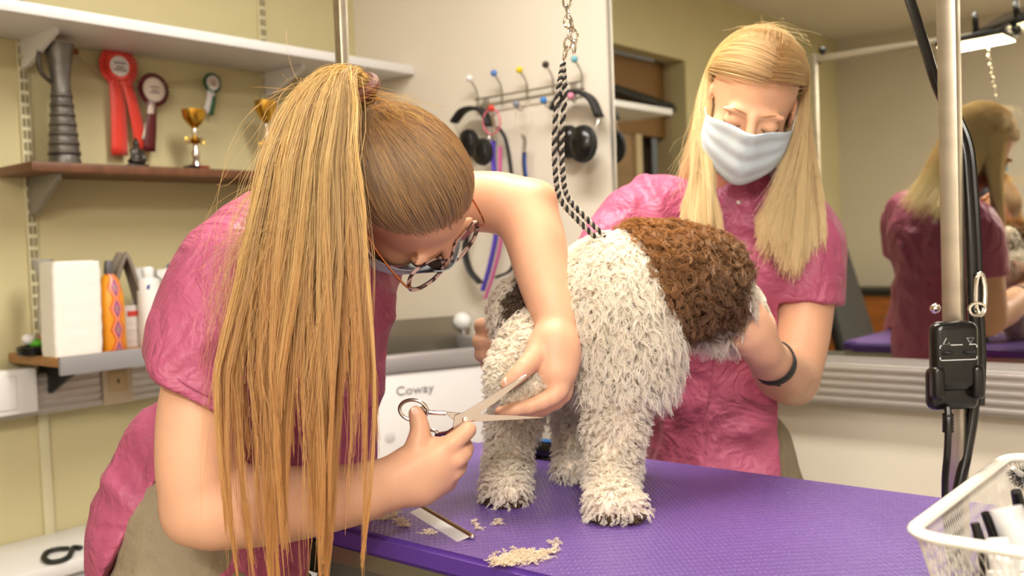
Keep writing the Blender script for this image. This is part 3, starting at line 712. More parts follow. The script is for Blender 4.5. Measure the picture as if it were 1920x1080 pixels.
# ------------------------------------------------------------------ overhead frame with posts
XP0, XP1, YP = -1.335, -.278, 1.14
YP0 = 1.105; ZB = 1.945
PX_ = onplane(1787, 500, 1, YP); XP1 = float(PX_[0])
fr = thing('grooming_gantry', (XP0, YP, .84), 'square steel overhead gantry clamped to both ends of the purple table', 'gantry')
M_post = mat('post_steel', (198, 188, 172), .32, .9, noise=((6, 6, 40), .18, 3))
h = .0105
B().box((XP1 - h, YP - h, .80), (XP1 + h, YP + h, ZB + .02), .003).build('post', M_post, fr)
XP0 = -1.46; pl = onplane(640, 70, 0, XP0); YP0 = float(pl[1])
B().box((XP0 - h, YP0 - h, .80), (XP0 + h, YP0 + h, ZB + .02), .003).build('post', M_post, fr)
a0, a1 = np.array([XP0 - .06, YP0, ZB]), np.array([XP1 + .05, YP, ZB]); dx = unit(a1 - a0); Mx = frame(a0, dx, np.cross([0, 0, 1], dx), (0, 0, 1))
B().box((0, -.012, -.012), (float(np.linalg.norm(a1 - a0)), .012, .012), .002, Mx).build('overhead_bar', M_post, fr)
B().box((XP0, YP0 - .015, .80), (TX0 + .02, YP0 + .015, .843), .003).build('bracket_arm', M_fr, fr)
for (x, y, s) in ((XP0, YP0, 1), (XP1, YP, -1)):
    B().box((x - .02, y - .03, .79), (x + .02, y + .03, .845), .004).build('clamp', M_black, fr)
    B().ball((x, y - .03, ZB), .017).build('knob', M_black, fr)
kb = a0 + dx * .09 + [0, 0, .03]
B().ball(kb, .016).tube([kb, kb - [0, 0, .03]], .006).build('knob', M_black, fr)
B().ball((XP1 - .02, YP, C(1768, 579, 1.08)[2]), .006).build('stop_pin', M_chrome, fr)
for k in (.2, .62):
    q = a0 + dx * k - [0, 0, .012]
    B().tube([q + dx * (.006 * math.cos(t_)) + np.array([0, 0, -.008 + .008 * math.sin(t_)]) for t_ in np.linspace(0, 6.28, 13)[:-1]], .0016, 6, closed=True).build('eyelet', M_steel, fr)

# lamps clamped to the bar
def lamp(k, dz, yaw, tilt, power, lab, sx_=.17, sy_=.09, back=.0):
    q = a0 + dx * k + np.array([0, back, dz])
    t = thing('clamp_lamp', a0 + dx * k + [0, 0, .012], lab, 'lamp', 'led lamps on the overhead bar')
    Rm = Matrix.Translation(Vector(q)) @ Matrix.Rotation(yaw, 4, 'Z') @ Matrix.Rotation(tilt, 4, 'X')
    B().box((-sx_ / 2 - .008, -sy_ / 2 - .008, 0), (sx_ / 2 + .008, sy_ / 2 + .008, .022), .006, Rm).build('head', M_black, t)
    B().box((-sx_ / 2, -sy_ / 2, -.002), (sx_ / 2, sy_ / 2, .001), 0, Rm).build('led_panel', mat('led_glow', (255, 236, 190), .5, emit=((255, 226, 170), 9.0)), t, sm=False)
    top = np.array(Rm @ Vector((0, 0, .022))); base = a0 + dx * k + np.array([0, 0, .014])
    B().tube(spline([base, base + [0, .03, .06], top + [0, .02, .05], top], 14), .006, 8).build('gooseneck', M_black, t)
    B().box(base - [.016, .016, .028], base + [.016, .016, .006], .003).build('clip', M_black, t)
    l = bpy.data.lights.new('lamp_light', 'AREA'); l.shape = 'RECTANGLE'; l.size = sx_; l.size_y = sy_; l.energy = power; l.color = WARM
    lo = bpy.data.objects.new('lamp_light', l); COL.objects.link(lo); lo.parent = t; lo.matrix_parent_inverse = pw(t).inverted()
    lo.matrix_basis = Rm @ Matrix.Translation((0, 0, -.004))
lamp(.62, -.03, .2, .12, 2.5, 'flat black lamp glowing just under the overhead bar', .22, .09, .03)
lamp(.74, .045, .6, -.5, 2.2, 'tilted black lamp glowing above the overhead bar', .24, .12, -.05)

# chain and braided leash down to the dog
top = a0 + dx * .63; top = onplane(1061, -40, 1, float(top[1])); 
t = thing('chain_leash', [top[0], top[1], ZB - .012], 'grooming noose with chain top and braided black and white cord', 'leash')
c0 = np.array([top[0], top[1], ZB - .014]); c1 = C(1063, 5, 1.41); c2 = C(1068, 62, 1.41); c3 = C(1056, 118, 1.41)
def chain(pts, m, lk=.020, r=.0018, w=.006):
    pts = np.array(pts); seg = np.r_[0, np.cumsum(np.linalg.norm(np.diff(pts, axis=0), axis=1))]; n = int(seg[-1] / (lk * .78))
    for i in range(n + 1):
        s_ = i * lk * .78; q = np.array([np.interp(s_, seg, pts[:, j]) for j in range(3)]); q2 = np.array([np.interp(s_ + .002, seg, pts[:, j]) for j in range(3)])
        if s_ + .002 > seg[-1]: q2 = q + (pts[-1] - pts[-2]) * .01
        tn = unit(q2 - q); sd = unit(np.cross(tn, CF)) if i % 2 else unit(np.cross(tn, np.cross(tn, CF)))
        sd = unit(sd + .35 * np.cross(tn, sd))
        B().tube([q + tn * (lk / 2) * math.cos(a) * (1 if abs(math.cos(a)) > .3 else 1) + sd * w * math.sin(a) for a in np.linspace(0, 2 * math.pi, 13)[:-1]], r, 6, closed=True).build('chain_link', M_chrome, t)
chain(spline([c0, c1, c2, c3], 20), M_chrome)
chain(spline([C(1072, 48, 1.405), C(1077, 75, 1.405), C(1076, 98, 1.405)], 8), M_chrome)
cord = spline([c3, C(1053, 170, 1.41), C(1047, 250, 1.415), C(1048, 320, 1.42), C(1058, 372, 1.43), C(1092, 412, 1.44), C(1130, 450, 1.45), C(1160, 490, 1.46)], 220)
def strand(off, ph, m, nm):
    tn = np.gradient(cord, axis=0); tn /= np.linalg.norm(tn, axis=1)[:, None]
    sd = np.cross(tn, CF); sd /= np.linalg.norm(sd, axis=1)[:, None]; up_ = np.cross(tn, sd)
    w = np.linspace(0, 1, len(cord)); wid = np.minimum(1, w * 6)
    A = np.arange(len(cord)) * .75 + ph
    P_ = cord + sd * (off * wid)[:, None] + sd * (.0022 * np.cos(A))[:, None] + up_ * (.0022 * np.sin(A))[:, None]
    B().tube(P_, .0024, 5).build(nm, m, t)
M_cb, M_cw = mat('cord_black', (36, 32, 32), .7), mat('cord_grey', (186, 178, 166), .7)
for off in (-.0055, .0055):
    strand(off, 0, M_cb, 'dark_strand'); strand(off, math.pi, M_cw, 'light_strand')

# handset on the right-hand post
d_ = 1.052
fwd = unit(np.array([CF[0], CF[1], 0])); rt = unit(np.cross(fwd, [0, 0, 1])); upv = np.array([0, 0, 1.0])
ch = C(1786, 670, d_)
hs = thing('table_handset', ch - upv * .05, 'black up and down hand control in its holder on the steel post', 'hand control')
def rrect(w, h_, r, n=5, taper=1.0):
    out = []
    for cx_, cy_, a0_ in ((w - r, h_ - r, 0), (-w + r, h_ - r, 90), (-w + r, -h_ + r, 180), (w - r, -h_ + r, 270)):
        for i in range(n + 1):
            a = math.radians(a0_ + 90 * i / n); out.append((cx_ + r * math.cos(a), cy_ + r * math.sin(a)))
    return out
px = d_ / FPX
Mh = frame(ch, rt, upv, -fwd)
def slab(w, h_, r, z0, z1, bev, name, m, par, cy=0, cx=0):
    b = B().prism([(x + cx, y + cy) for x, y in rrect(w, h_, r)], z1 - z0, Mh @ Matrix.Translation((0, 0, z0)))
    ee = [e for e in b.bm.edges if len(e.link_faces) == 2 and e.calc_face_angle(0) > 1.2]
    bmesh.ops.bevel(b.bm, geom=ee, offset=bev, segments=3, affect='EDGES')
    return b.build(name, m, par)
body = B().box((-.0255, -.036, -.009), (.0255, .040, .014), .0105, Mh, 5).build('handset_body', M_black, hs)
B().box((-.028, -.058, -.013), (.028, -.010, .006), .009, Mh, 4).build('holder', M_black, hs)
for s in (-1, 1): B().box((s * .0215 - .0065, -.045, .0), (s * .0215 + .0065, -.008, .0175), .005, Mh, 3).build('holder_clip', M_black, hs)
M_pr = mat('print_white', (225, 225, 225), .5)
def stroke(pts, w=1.1, closed=True):
    B().tube([np.array(Mh @ Vector((x * px, y * px, .0143))) for x, y in pts], w * px, 5, closed=closed, cap=not closed).build('marking', M_pr, body)
stroke([(-28, 28), (-16, 28), (-22, 39)]); stroke([(22 - 6, 38), (22 + 7, 38), (22.5, 28)])
for s in (-1, 1):
    stroke([(s * 34, 20), (s * 34, 24), (s * 31, 26), (s * 20, 26)] if s > 0 else [(-34, 20), (-34, 24), (-31, 26)], .8, False)
    stroke([(s * 34, 4), (s * 34, 0), (s * 31, -2), (s * 20, -2)], .8, False)
stroke([(-14, 26), (8, 26)], .8, False); stroke([(-20, -2), (20, -2)], .8, False)
for s in (-1, 1):
    B().ball(np.array(Mh @ Vector((s * 20 * px, 12 * px, .013))), (.007, .007, .003)).build('button', M_blackm, body)
cb_ = [C(1777, 764, 1.045), C(1778, 800, 1.04), C(1776, 850, 1.04), C(1772, 900, 1.045), C(1773, 960, 1.055), C(1780, 1040, 1.06)]
B().tube(spline(cb_, 24), .0038, 8).build('cord', M_black, hs)
for i in range(6):
    q = C(1777.5, 778 + i * 6, 1.044)
    B().lathe([(.0058, -.0013), (.0062, 0), (.0058, .0013)], q, 12).build('strain_relief_ring', M_black, hs)
# power cable looping down the post
cab = thing('lamp_cable', C(1830, 960, 1.09), 'black cable running down behind the steel post', 'cable')
pts = [C(1672, -90, 1.2), C(1706, 0, 1.16), C(1735, 90, 1.13), C(1757, 160, 1.11), C(1785, 220, 1.10), C(1806, 275, 1.09), C(1814, 350, 1.085), C(1820, 450, 1.08), C(1824, 560, 1.08), C(1829, 660, 1.08), C(1826, 760, 1.08), C(1812, 850, 1.075), C(1797, 920, 1.07), C(1790, 990, 1.07), C(1792, 1060, 1.065)]
B().tube(spline(pts, 80), .0062, 10).build('cable', M_black, cab)
B().tube(spline([p + CR * .008 for p in pts[4:11]], 40), .004, 8).build('thin_cable', M_black, cab)
# snap clip on the cable side
cl = thing('snap_clip', C(1838, 560, 1.075), 'chrome snap clip hanging beside the steel post', 'clip')
qq = [C(1838 + 9 * math.sin(a), 552 + 40 * -math.cos(a), 1.068) for a in np.linspace(0, 2 * math.pi, 17)[:-1]]
B().tube(qq, .0028, 8, closed=True).build('snap_body', M_chrome, cl)
qq = [C(1832 + 15 * math.cos(a), 580 + 12 * math.sin(a), 1.066) for a in np.linspace(0, 2 * math.pi, 15)[:-1]]
B().tube(qq, .002, 8, closed=True).build('ring', M_chrome, cl)

# ------------------------------------------------------------------ wire basket on its stand
st = thing('side_stand', (-.05, 1.0, 0), 'small white side stand under the wire basket', 'stand')
BX0, BX1, BY0, BY1, BZ0, BZ1 = -.276, .10, .840, 1.20, .905, 1.02
B().box((BX0 + .03, BY0 - .02, .875), (BX1 + .05, BY1 + .02, .9), .004).build('stand_top', M_white, st)
for x in (BX0 + .06, BX1):
    for y in (BY0 + .02, BY1 - .02): B().tube([(x, y, 0), (x, y, .875)], .012, 8).build('leg', M_white, st)
bk_ = thing('wire_basket', ((BX0 + BX1) / 2, (BY0 + BY1) / 2, BZ0), 'white wire mesh basket full of small bottles', 'basket')
M_bw = mat('basket_white', (244, 238, 226), .35)
def rr3(x0, x1, y0, y1, r, z, n=6):
    cx_, cy_ = (x0 + x1) / 2, (y0 + y1) / 2
    return [np.array([cx_ + a, cy_ + b_, z]) for a, b_ in rrect((x1 - x0) / 2, (y1 - y0) / 2, r, n)]
dipz = lambda p: p + np.array([0, 0, .0])
rim = rr3(BX0, BX1, BY0, BY1, .03, BZ1)
B().tube(rim, .0068, 10, closed=True, flat=(1.0, .75)).build('rim', M_bw, bk_)
tp_ = .028
bot = rr3(BX0 + tp_, BX1 - tp_, BY0 + tp_, BY1 - tp_, .02, BZ0 + .003)
B().tube(bot, .003, 6, closed=True).build('base_ring', M_bw, bk_)
rim_i = np.array(rr3(BX0, BX1, BY0, BY1, .03, BZ1 - .004)); bot_i = np.array(bot)
def per(P_, s_):                                   # point at arc fraction s_ of a closed loop
    Q = np.vstack([P_, P_[:1]]); L_ = np.r_[0, np.cumsum(np.linalg.norm(np.diff(Q, axis=0), axis=1))]; s_ = (s_ % 1) * L_[-1]
    return np.array([np.interp(s_, L_, Q[:, j]) for j in range(3)])
b = B(); nW = 230
for i in range(nW):
    for sg in (-1, 1):
        ps = [per(rim_i, (i + sg * k * 4.0) / nW) * (1 - k) + per(bot_i, (i + sg * k * 4.0) / nW) * k for k in (0, .25, .5, .75, 1)]
        b.tube(ps, .00042, 3, cap=False)
for i in range(40):
    x = BX0 + tp_ + (BX1 - BX0 - 2 * tp_) * (i + .5) / 40; y = BY0 + tp_ + (BY1 - BY0 - 2 * tp_) * (i + .5) / 40
    b.tube([(x, BY0 + tp_, BZ0 + .003), (x, BY1 - tp_, BZ0 + .003)], .0005, 3).tube([(BX0 + tp_, y, BZ0 + .0035), (BX1 - tp_, y, BZ0 + .0035)], .0005, 3)
settag(b.build('wire_mesh', mat('basket_wire', (226, 218, 204), .4), bk_), kind='stuff')
def inb(px_, py_, z): return onplane(px_, py_, 2, z)
def nozzle(px_, py_, h_, r, lab, lean=(0, 0), grp='dark nozzle bottles in the basket'):
    tipp = inb(px_, py_, BZ0 + .006 + h_); base = tipp - np.array([lean[0] * h_, lean[1] * h_, h_]); ax_ = unit(tipp - base)
    x_ = unit(np.cross([0, 1, 0], ax_)); y_ = np.cross(ax_, x_); M = frame(base, x_, y_, ax_)
    t = thing('nozzle_bottle', base, lab, 'bottle', grp)
    B().lathe([(r * .9, 0), (r, .003), (r, h_ * .5), (r * .92, h_ * .54), (r * .5, h_ * .56)], (0, 0, 0), 20, M).build('bottle', M_black, t)
    B().lathe([(r * .62, h_ * .56), (r * .6, h_ * .6), (r * .42, h_ * .66), (r * .3, h_ * .9), (r * .26, h_)], (0, 0, 0), 18, M).build('nozzle', M_black, t)
nozzle(1826, 974, .106, .015, 'short black nozzle bottle at the basket corner', (-.25, .0))
nozzle(1840, 946, .116, .015, 'tall black bottle with long tapered nozzle', (-.3, -.25))
nozzle(1902, 908, .121, .019, 'black nozzle bottle beside the black bristled brush', (-.1, -.35))
def pump(px_, py_, h_, r, lab, lean, clear):
    tipp = inb(px_, py_, BZ0 + .006 + h_); base = tipp - np.array([lean[0] * h_, lean[1] * h_, h_]); ax_ = unit(tipp - base)
    x_ = unit(np.cross([0, 1, 0], ax_)); y_ = np.cross(ax_, x_); M = frame(base, x_, y_, ax_)
    t = thing('pump_bottle', base, lab, 'bottle', 'white pump bottles in the basket')
    B().lathe([(r * .95, 0), (r, .003), (r, h_ * .55), (r * .9, h_ * .6), (r * .7, h_ * .62)], (0, 0, 0), 22, M).build('bottle', mat('milky', (236, 234, 228), .35), t)
    B().lathe([(r * .86, h_ * .62), (r * .86, h_ * .74), (r * .74, h_ * .75)], (0, 0, 0), 22, M).build('collar', M_plast, t)
    B().lathe([(r * .66, h_ * .75), (r * .64, h_ * .97), (r * .56, h_)], (0, 0, 0), 20, M).build('pump_head', M_plast, t)
    if clear: B().lathe([(r * .9, h_ * .76), (r * .86, h_ * 1.1), (r * .8, h_ * 1.11), (r * .82, h_ * .76)], (0, 0, 0), 22, M).build('clear_cap', mat('clear_plastic', (244, 244, 242), .12, alpha=.35), t)
pump(1868, 1000, .106, .015, 'small white pump bottle leaning in front of the nozzle bottles', (-.2, .18), False)
pump(1890, 962, .111, .0165, 'larger white pump bottle under a clear cap', (-.35, .1), True)
t = thing('round_brush', inb(1915, 900, BZ0 + .09), 'white handled brush with black bristles poking from the basket', 'brush')
pa, pb_ = inb(1899, 877, BZ0 + .125), inb(1945, 915, BZ0 + .05)
B().tube([pa, pa + (pb_ - pa) * .3, pb_], [.002, .004, .005], 8).build('handle', M_plast, t)
b = B()
for i in range(220):
    s_ = random.uniform(.25, .6); q = pa + (pb_ - pa) * s_; a = random.uniform(0, 6.28); ax_ = unit(pb_ - pa); x_ = unit(np.cross(ax_, [0, 0, 1])); y_ = np.cross(ax_, x_)
    b.tube([q, q + (x_ * math.cos(a) + y_ * math.sin(a)) * .014 + ax_ * random.uniform(-.003, .003)], [.0004, .0002], 3, cap=False)
settag(b.build('bristles', M_black, t), kind='stuff')
settag(B().lathe([(.060, 0), (.064, .002), (.069, .036), (.067, .0365), (.062, .003)], (-.181, .965, BZ0 + .0042), 32).build('round_tub', mat('tub_blue_grey', (96, 110, 124), .35), None), 'blue grey round tub holding bottles inside the basket', 'tub')

# ------------------------------------------------------------------ on the table: comb, clippings, clipper
def onT(px_, py_, z=TZ): return onplane(px_, py_, 2, z)
p0, p1 = onT(792, 951, TZ + .004), onT(884, 1005, TZ + .004); q0 = onT(768, 958, TZ + .001)
e = unit(p1 - p0); n = unit(q0 - p0); n = unit(n - e * (n @ e)); Lc = float(np.linalg.norm(p1 - p0)); Wc = .034
t = thing('steel_comb', (p0 + p1) / 2, 'steel grooming comb with long teeth lying on the purple table', 'comb')
B().tube([p0, p1], .0036, 10).build('spine', mat('comb_brass', (176, 152, 112), .25, .9), t)
B().ball(p1 + e * .003, .004).build('end_cap', M_chrome, t); B().ball(p0 - e * .003, .004).build('end_cap', M_chrome, t)
b = B(); k = 62
for i in range(k):
    s_ = p0 + e * (Lc * (i + .5) / k); w = Wc * (.97 if i < k * .5 else 1.0)
    b.tube([s_, s_ + n * w + [0, 0, -.0022]], [.0011, .0007], 5)
settag(b.build('teeth', mat('comb_teeth', (240, 240, 240), .35, .6), t), kind='stuff')
def clip_heap(name, spots, m, lab, nper=26):
    P_ = []
    for (x, y, r) in spots:
        c_ = onT(x, y, TZ)
        for i in range(int(nper * r / 10)):
            o_ = c_ + np.array([RNG.normal(0, r), RNG.normal(0, r), 0]) * 1.4 / FPX * .55; o_[2] = TZ + abs(RNG.normal(0, .0025)) + .0008
            a = RNG.uniform(0, 6.28); L_ = RNG.uniform(.004, .012); kk = np.linspace(0, 1, 8); w_ = RNG.uniform(.001, .0025); ph = RNG.uniform(0, 6.28)
            st_ = o_ + np.outer(kk * L_, [math.cos(a), math.sin(a), 0]) + np.outer(np.sin(kk * 9 + ph) * w_, [-math.sin(a), math.cos(a), .2]) + np.outer(np.abs(np.sin(kk * 7 + ph)) * w_, [0, 0, 1])
            P_.append(st_)
    o = hair(name, np.array(P_), .0006, .0004, m, None)
    return settag(o, lab, 'fur clippings', kind='stuff')
M_clip = hairmat('clipped_fur', (250, 238, 218), (226, 206, 178), .5, shine=.08, trans=.4)
clip_heap('fur_clippings', [(940, 1056, 16), (968, 1046, 18), (985, 1052, 20), (1005, 1048, 16), (955, 1060, 12), (1025, 1040, 5), (1040, 1036, 4), (985, 1040, 12)], M_clip, 'heap of cream fur clippings near the table edge', 60)
clip_heap('fur_clippings', [(735, 972, 8), (750, 980, 9), (758, 988, 6), (720, 975, 7), (805, 1002, 7), (742, 965, 5), (893, 993, 3), (933, 984, 5), (1040, 1022, 5), (890, 985, 3)], M_clip, 'scattered cream fur tufts around the comb', 34)
p0, p1 = onT(992, 838, TZ + .017), onT(1085, 850, TZ + .017)
t = thing('hair_clipper', (p0 + p1) / 2 - [0, 0, .017], 'black and blue pet clipper lying behind the dog', 'clipper')
e = unit(p1 - p0)
B().tube(spline([p0, p0 + e * .03, p0 + e * .1, p1], 14), [.012, .015, .017, .0172, .017, .0165, .016, .016, .016, .0155, .015, .015, .014, .011], 12).build('body', M_black, t)
B().tube([p0 + e * .02 + [0, 0, .014], p0 + e * .06 + [0, 0, .016]], .006, 8, flat=(1.6, .6)).build('switch', mat('blue_plastic', (30, 110, 190)), t)
B().box((-.028, -.012, -.004), (0, .012, .004), .001, frame(p0, e, np.cross([0, 0, 1], e), (0, 0, 1))).build('blade', M_steel, t)
# ------------------------------------------------------------------ the dog
def meshpts(me, n, seed):                          # points spread over a mesh and the normals there
    g = np.random.default_rng(seed); nv = len(me.vertices); P = np.zeros(nv * 3, np.float32); me.vertices.foreach_get('co', P); P = P.reshape(-1, 3)
    Nn = np.zeros(nv * 3, np.float32); me.vertices.foreach_get('normal', Nn); Nn = Nn.reshape(-1, 3)
    me.calc_loop_triangles(); T = np.zeros(len(me.loop_triangles) * 3, np.int32); me.loop_triangles.foreach_get('vertices', T); T = T.reshape(-1, 3)
    A = np.linalg.norm(np.cross(P[T[:, 1]] - P[T[:, 0]], P[T[:, 2]] - P[T[:, 0]]), axis=1); k = g.choice(len(T), n, p=A / A.sum())
    r = g.random((n, 2)); r1 = np.sqrt(r[:, :1]); w = np.hstack([1 - r1, r1 * (1 - r[:, 1:]), r1 * r[:, 1:]])
    q = (P[T[k]] * w[:, :, None]).sum(1); m = (Nn[T[k]] * w[:, :, None]).sum(1)
    return q, m / (np.linalg.norm(m, axis=1, keepdims=True) + 1e-9)
def perp(n, g):
    a = g.normal(0, 1, n.shape); a -= (a * n).sum(1, keepdims=True) * n; a /= np.linalg.norm(a, axis=1, keepdims=True); return a, np.cross(n, a)
def curls(root, nrm, length, amp, turns, droop, per, spread, k=14, seed=1, rough=.15):
    """locks of curly fur: each root grows `per` hairs that share one helix; returns strands x k x 3"""
    g = np.random.default_rng(seed); n = len(root)
    dirn = nrm + g.normal(0, rough, nrm.shape); dirn /= np.linalg.norm(dirn, axis=1, keepdims=True)
    L = (length if hasattr(length, 'shape') else np.full(n, length)) * g.uniform(.7, 1.3, n)
    a, b = perp(dirn, g); ph = g.uniform(0, 6.28, n); am = (amp if hasattr(amp, 'shape') else np.full(n, amp)) * g.uniform(.6, 1.4, n)
    tr = (turns if hasattr(turns, 'shape') else np.full(n, turns)) * g.uniform(.6, 1.4, n) * g.choice([-1, 1], n)
    dr = droop if hasattr(droop, 'shape') else np.full(n, droop)
    t = np.linspace(0, 1, k)
    out = []
    for j in range(per):
        o = g.normal(0, spread, (n, 2)); phj = ph + g.normal(0, .35, n); Lj = L * g.uniform(.85, 1.1, n)
        ang = phj[:, None] + 6.283 * tr[:, None] * t[None]
        env = (t ** .6)[None] * am[:, None]
        path = root[:, None] + dirn[:, None] * (Lj[:, None] * (t - .45 * dr[:, None] * t ** 2))[..., None]
        path = path + np.array([0, 0, -1.0])[None, None] * (Lj[:, None] * dr[:, None] * (t ** 1.6)[None])[..., None]
        path = path + a[:, None] * ((np.cos(ang) - np.cos(phj)[:, None]) * env + o[:, :1])[..., None] + b[:, None] * ((np.sin(ang) - np.sin(phj)[:, None]) * env + o[:, 1:])[..., None]
        out.append(path)
    return np.concatenate(out)
dog = thing('dog', (C(1050, 930, 1.46)[0], C(1050, 930, 1.46)[1], TZ), 'curly white dog with brown head standing on the purple table', 'dog')
# real paw floor contact: legs end on the table top
def paw(px, py, d):
    q = C(px, py, d); q[2] = max(q[2], TZ); return q
f = Field(C(1100, 700, 1.5) - .36, C(1100, 700, 1.5) + .36, .0055)
K = .035
f.chain([C(1008, 592, 1.515), C(1065, 590, 1.505), C(1140, 590, 1.485)], [.064, .080, .086], K)
f.ell(C(1172, 628, 1.46), (.066, .066, .078), k=K)
f.cap(C(1150, 540, 1.48), C(1225, 520, 1.50), .075, .07, K)
f.cap(C(1135, 505, 1.48), C(1190, 500, 1.48), .04, .04, K)
# head and muzzle turned to the woman behind the table
hc = C(1272, 516, 1.51)
f.ell(hc, (.075, .075, .064), k=.02)
f.ell(C(1312, 522, 1.535), (.060, .060, .058), k=.02)
f.cap(C(1330, 545, 1.55), C(1372, 566, 1.59), .048, .036, .02)
f.ell(C(1222, 535, 1.465), (.028, .028, .045), k=.012)          # near ear flap
f.ell(C(1335, 480, 1.58), (.022, .03, .03), k=.012)
# legs
FR = [C(1165, 690, 1.44), C(1152, 790, 1.425), C(1148, 880, 1.415)]; pz = onplane(1146, 945, 2, TZ + .022)
f.chain(FR + [pz], [.052, .033, .026, .024], .02); tip = onplane(1180, 952, 2, TZ + .018)
f.cap(pz, tip, .024, .019, .012)
FL = [C(1105, 700, 1.54), C(1090, 790, 1.575)]; pz2 = onplane(1078, 872, 2, TZ + .026)
f.chain(FL + [pz2], [.048, .032, .024], .02); f.cap(pz2, pz2 + unit(tip - pz) * .03, .022, .018, .012)
HL = [C(998, 690, 1.53), C(962, 790, 1.51), C(952, 860, 1.50)]; pz3 = onplane(947, 914, 2, TZ + .022)
f.chain(HL + [pz3], [.044, .027, .022, .025], .02); f.cap(pz3, pz3 + CV(.006, -.022, 0) * 1.0, .025, .020, .012)
HR = [C(1015, 628, 1.455), C(985, 668, 1.42), C(962, 702, 1.395), C(954, 728, 1.385)]
f.chain(HR, [.048, .037, .029, .025], .015); f.chain([HR[3], C(970, 738, 1.375), C(1000, 722, 1.37)], [.025, .024, .023], .01)
f.cap(C(968, 580, 1.54), C(955, 566, 1.55), .028, .020, .02)    # raised rump tuft
dm = f.mesh('body', 2)
body = link('body', dm, [mat('dog_white_skin', (246, 232, 214), .8), mat('dog_brown_skin', (70, 42, 22), .8)], dog)
def shade(P):                                      # colour of the coat at a point: 0 cream, 1 brown, 2 dark pad
    r = P - CAM; d = r @ CF; x = 960 + FPX * (r @ CR) / d; y = 540 - FPX * (r @ CU) / d
    return x, y, d
def coat(P):
    e = np.linalg.norm((P - hc) / np.array([.098, .098, .098]), axis=1)
    mz = (P - C(1336, 520, 1.55)) @ unit(C(1372, 556, 1.59) - C(1300, 530, 1.52))      # along the muzzle
    up = (P - hc)[:, 2]
    nz = .012 * np.sin(P[:, 0] * 90 + 1) + .01 * np.sin(P[:, 2] * 120 + P[:, 1] * 60)
    brown = (e + nz * 3 < 1.12) & (mz + nz < .0) & (((P - C(1158, 560, 1.46)) @ CR) > .0 + nz)
    tailspot = np.linalg.norm((P - C(1002, 575, 1.46)) / np.array([.035, .035, .05]), axis=1) + nz * 6 < 1.0
    return brown, tailspot
n = len(dm.polygons); cen = np.zeros(n * 3, np.float32); dm.polygons.foreach_get('center', cen); cen = cen.reshape(-1, 3)
br, ts = coat(cen); dm.polygons.foreach_set('material_index', (br | ts).astype(np.int32))
M_fw = hairmat('cream_curls', (255, 252, 244), (254, 243, 226), .5, shine=.08, trans=.5, root=(252, 240, 224))
M_fb = hairmat('brown_curls', (168, 112, 48), (104, 66, 28), .45, shine=.22, trans=.3, root=(70, 38, 14))
M_ft = hairmat('dark_brown_curls', (84, 54, 26), (50, 30, 14), .45, shine=.2, root=(30, 18, 8))
M_fd = hairmat('dark_paw_fur', (120, 90, 62), (74, 54, 36), .5, shine=.1)
R_, N_ = meshpts(dm, 14000, 3)
br, ts = coat(R_)
hgt = R_[:, 2] - TZ
leg = (hgt < .17) | ((R_ - C(975, 690, 1.4)) @ CR < -.0) & (hgt < .26)
pad = (hgt < .012)
wb = ~(br | ts) & ~pad
Ln = np.where(leg, .018, .030); Am = np.where(leg, .0026, .0052); Tn = np.where(leg, 1.2, 1.6); Dr = np.where(leg, .35, .75)
chest = (~leg) & ((R_ - C(1090, 600, 1.5)) @ CR > 0); Ln = np.where(chest & ~leg, .036, Ln)
def clear(Pts, segs):                              # keeps fur away from the fingers that hold the dog
    ok = np.ones(len(Pts), bool)
    for a_, b_, r_ in segs:
        ab = b_ - a_; u_ = np.clip(((Pts - a_) @ ab) / (ab @ ab), 0, 1); ok &= np.linalg.norm(Pts - a_ - u_[:, None] * ab, axis=1) > r_
    return ok
HOLD = [(C(1000, 672, 1.355), C(950, 722, 1.335), .015), (C(1045, 735, 1.352), C(938, 772, 1.348), .015), (C(1052, 742, 1.375), C(955, 770, 1.38), .013), (C(1043, 640, 1.38), C(1043, 700, 1.365), .030),
        (C(915, 612, 1.57), C(950, 618, 1.545), .022), (C(914, 642, 1.57), C(950, 646, 1.54), .022), (C(917, 666, 1.57), C(950, 670, 1.54), .022)]
rear = ((R_ - C(1015, 620, 1.45)) @ CR < 0) & ~leg; Ln = np.where(rear, .019, Ln); Dr = np.where(rear, .35, Dr)
sel = wb & clear(R_, HOLD)
lf = np.linalg.norm(R_ - C(965, 735, 1.37), axis=1) < .05; Ln = np.where(lf, .012, Ln); Dr = np.where(lf, .1, Dr)
nr = ~clear(R_, [(a_, b_, r_ + .014) for a_, b_, r_ in HOLD]); Ln = np.where(nr, .006, Ln); Am = np.where(nr, .0012, Am); Dr = np.where(nr, .0, Dr)
hair('white_coat', curls(R_[sel], N_[sel], Ln[sel], Am[sel], Tn[sel], Dr[sel], 8, .0010, seed=5), .00048, .00024, M_fw, dog)
R2, N2 = meshpts(dm, 17000, 4); b2, t2 = coat(R2)
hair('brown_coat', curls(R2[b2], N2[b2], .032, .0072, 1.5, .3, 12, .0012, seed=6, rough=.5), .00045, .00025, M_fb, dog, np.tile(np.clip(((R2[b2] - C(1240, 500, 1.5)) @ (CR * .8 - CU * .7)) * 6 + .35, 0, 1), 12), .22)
hair('brown_patch', curls(R2[t2], N2[t2], .024, .003, 1.2, .4, 9, .0016, seed=7, rough=.3), .00042, .00025, M_ft, dog)
pd = (R2[:, 2] - TZ < .014) & ~b2
hair('paw_fringe', curls(R2[pd], N2[pd] * [1, 1, .3], .012, .0015, 1, .2, 9, .0014, seed=8), .0004, .00022, M_fd, dog)  # darker brown fringe around the bottom of the paws
